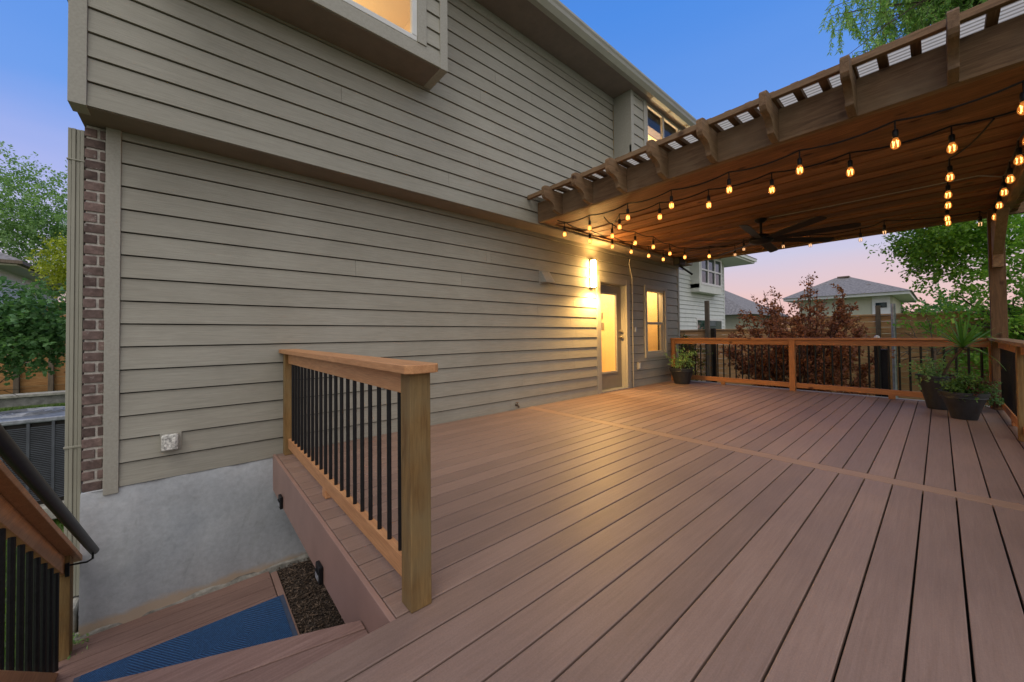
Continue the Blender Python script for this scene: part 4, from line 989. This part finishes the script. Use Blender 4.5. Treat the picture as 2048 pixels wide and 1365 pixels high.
# feathery tree above the pergola
def feather():
    rg=random.Random(77); o=thing('feathery_tree',(9.0,-2.2,-1.1),'tall feathery tree arching over the pergola at top right','tree'); mb=MB(); lf=MB(); lf.leafy=True
    b=Vector((9.0,-2.2,-1.1)); top=Vector((8.9,-1.4,6.2)); mb.tube([b,b.lerp(top,.5)+Vector((.2,-.3,0)),top],[.16,.12,.07],10,.5)
    for i in range(150):
        t=rg.uniform(.72,1.0); s_=b.lerp(top,t); tgt=Vector((rg.uniform(7.9,9.3),1.25-2.6*rg.random()**.8,0)); 
        tgt.z=5.35+rg.uniform(0,1.9)*(1 if tgt.y>.2 else .75)-(.25 if tgt.y<-.2 else 0)
        pts=[s_.lerp(tgt,k_/5)+Vector((0,0,.35*math.sin(math.pi*k_/5))) for k_ in range(6)]
        mb.tube(pts,[.022,.018,.014,.010,.007,.004],5,.5)
        for j in range(16):
            k_=rg.randint(1,4); p0=pts[k_].lerp(pts[k_+1],rg.random()); dr=(rdir(rg)*.55+Vector((0,0,-.75))).normalized(); Lw=rg.uniform(.25,.6); p=p0.copy(); q=[p.copy()]
            for m_ in range(9):
                dr=(dr+Vector((0,0,-.08))+rdir(rg)*.08).normalized(); p=p+dr*Lw/9; q.append(p.copy())
                for z_ in range(4): leaf(lf,p+rdir(rg)*.01,(dr+rdir(rg)*.8).normalized(),rdir(rg),rg.uniform(.06,.10),.018,rg.random())
            mb.tube(q[::3],.003,3,.5,cap=False)
    mb.build('trunk',M['bark'],o); lf.build('crown',M['leaf_willow'],o)
feather()
# neighbouring white house with a bay window
NY=7.0
nb=thing('neighbor_house',(17.5,7.5,-1.1),'white two storey neighbouring house with a boxed bay window','house')
ns=MB(); z=-1.1
while z<4.55:
    course(ns,13.8,20.0,z,.178,NY,[],.045,.02); z+=.178
ns.build('wall_siding',M['nsiding'],nb)
MB().box(13.8,20.0,NY+.01,13,-1.1,4.6).build('wall',M['nsiding'],nb)
MB().box(19.9,20.02,NY-.04,NY+.06,-1.1,4.55).build('corner_board',M['ntrim'],nb)
nbay=MB(); bx0,bx1,by=16.2,18.7,6.6
nbay.box(bx0,bx1,by,NY,2.84,2.98+.2); nbay.box(bx0,bx0+.18,by-.01,NY,3.0,4.5); nbay.box(bx1-.12,bx1,by-.01,NY,3.0,4.5); nbay.box(bx0,bx1,by+.04,NY,4.42,4.5)
nbay.box(bx0+.02,bx1-.02,by+.06,NY-.001,2.86,4.48); bo=nbay.build('bay_window',M['ntrim'],nb)
fr=MB(); n3=3; wx0,wx1=bx0+.18,bx1-.12
fr.box(wx0,wx1,by-.02,by+.02,3.15,3.25); fr.box(wx0,wx1,by-.02,by+.02,4.35,4.45)
for i in range(4): x=wx0+(wx1-wx0)*i/3; fr.box(x-.045,x+.045,by-.022,by+.02,3.2,4.4)
fr.box(wx0,wx1,by-.018,by+.02,3.77,3.84)
fr.build('window_frame',M['white_frame'],bo)
MB().box(wx0,wx1,by+.03,by+.05,3.2,4.4).build('pane',M['nglass'],bo)
sf=MB(); sf.box(14.4,15.6,NY-.05,NY-.005,3.55,4.6); so2=sf.build('window_frame',M['white_frame'],nb); MB().box(14.5,15.5,NY-.06,NY-.052,3.7,4.6).build('pane',M['nglass'],so2)
lwn=MB(); lwn.box(16.7,19.6,NY-.05,NY-.005,.9,1.75); MB().box(16.8,19.5,NY-.06,NY-.052,.95,1.65).build('pane',M['nglass'],lwn.build('window_frame',M['white_frame'],nb))
MB().box(13.3,21.3,6.0,13.5,4.52,4.6).build('soffit',M['ntrim'],nb)
MB().box(13.25,21.4,5.93,13.6,4.60,4.74).build('gutter',M['ntrim'],nb)
r=MB(); r.add([(13.2,5.9,4.74),(21.45,5.9,4.74),(21.45,13.7,4.74),(13.2,13.7,4.74),(17.2,9.7,6.9)],[(0,1,4),(1,2,4),(2,3,4),(3,0,4),(0,3,2,1)]); r.build('roof',M['shingle'],nb)
# low house behind
lh=thing('neighbor_house',(30,9,-1.1),'low house with grey shingle roof behind the purple tree','house')
MB().box(26,34,8.2,16,-1.1,2.2).build('wall',M['tan_wall'],lh)
r=MB(); r.add([(25.4,7.3,2.2),(34.5,7.3,2.2),(34.5,17,2.2),(25.4,17,2.2),(30,12.4,5.3)],[(0,1,4),(1,2,4),(2,3,4),(3,0,4),(0,3,2,1)]); r.build('roof',M['shingle'],lh)
# tan house
th=thing('neighbor_house',(34,3.8,-1.1),'tan house with grey hip roof above the back fence','house')
MB().box(30.6,39,1.75,6.1,-1.1,3.15).build('wall',M['tan_wall'],th)
MB().box(29.9,39.6,1.05,6.8,3.13,3.30).build('fascia',M['ntrim'],th)
r=MB(); r.add([(29.8,.95,3.30),(39.7,.95,3.30),(39.7,6.9,3.30),(29.8,6.9,3.30),(33.5,3.9,4.75),(35.5,4.6,4.75),(33.3,4.6,4.74)],[(0,1,5,4),(1,2,5),(2,3,6,5),(3,0,4,6),(4,5,6),(0,3,2,1)]); r.build('roof',M['shingle'],th)
MB().box(33.2,33.8,3.9,4.5,4.7,4.80).build('roof_vent',M['fence_grey'],th); MB().box(31.4,31.6,2.7,2.9,3.75,3.95).build('roof_vent',M['fence_grey'],th)
wf=MB(); wf.box(30.53,30.6,1.85,2.6,1.6,3.12); w_=wf.build('window_frame',M['white_frame'],th); MB().box(30.50,30.528,1.98,2.45,2.45,2.75).build('pane',M['nglass'],w_)
# distant hedge and low hill
tree('distant_tree',(38,-.3,-1.1),3,(38,-.2,1.6),(1.5,2.4,.8),20,.6,3000,.3,M['leaf_dark'],'dark distant trees right of the tan house above the fence',91,trunk_r=.1,depth=2)
hl=MB(); vs=[];fs=[]
for i in range(25):
    a=i/24
    for j in range(7):
        b_=j/6; x=20+8*b_; y=.9+3.6*a; vs.append((x,y,-1.1+2.85*math.sin(math.pi*a)**.8*math.sin(math.pi*b_)))
for i in range(24):
    for j in range(6): a=i*7+j; fs.append((a,a+7,a+8,a+1))
hl.add(vs,fs); tag(hl.build('mound',M['lawn'],smooth=True),kind='structure')
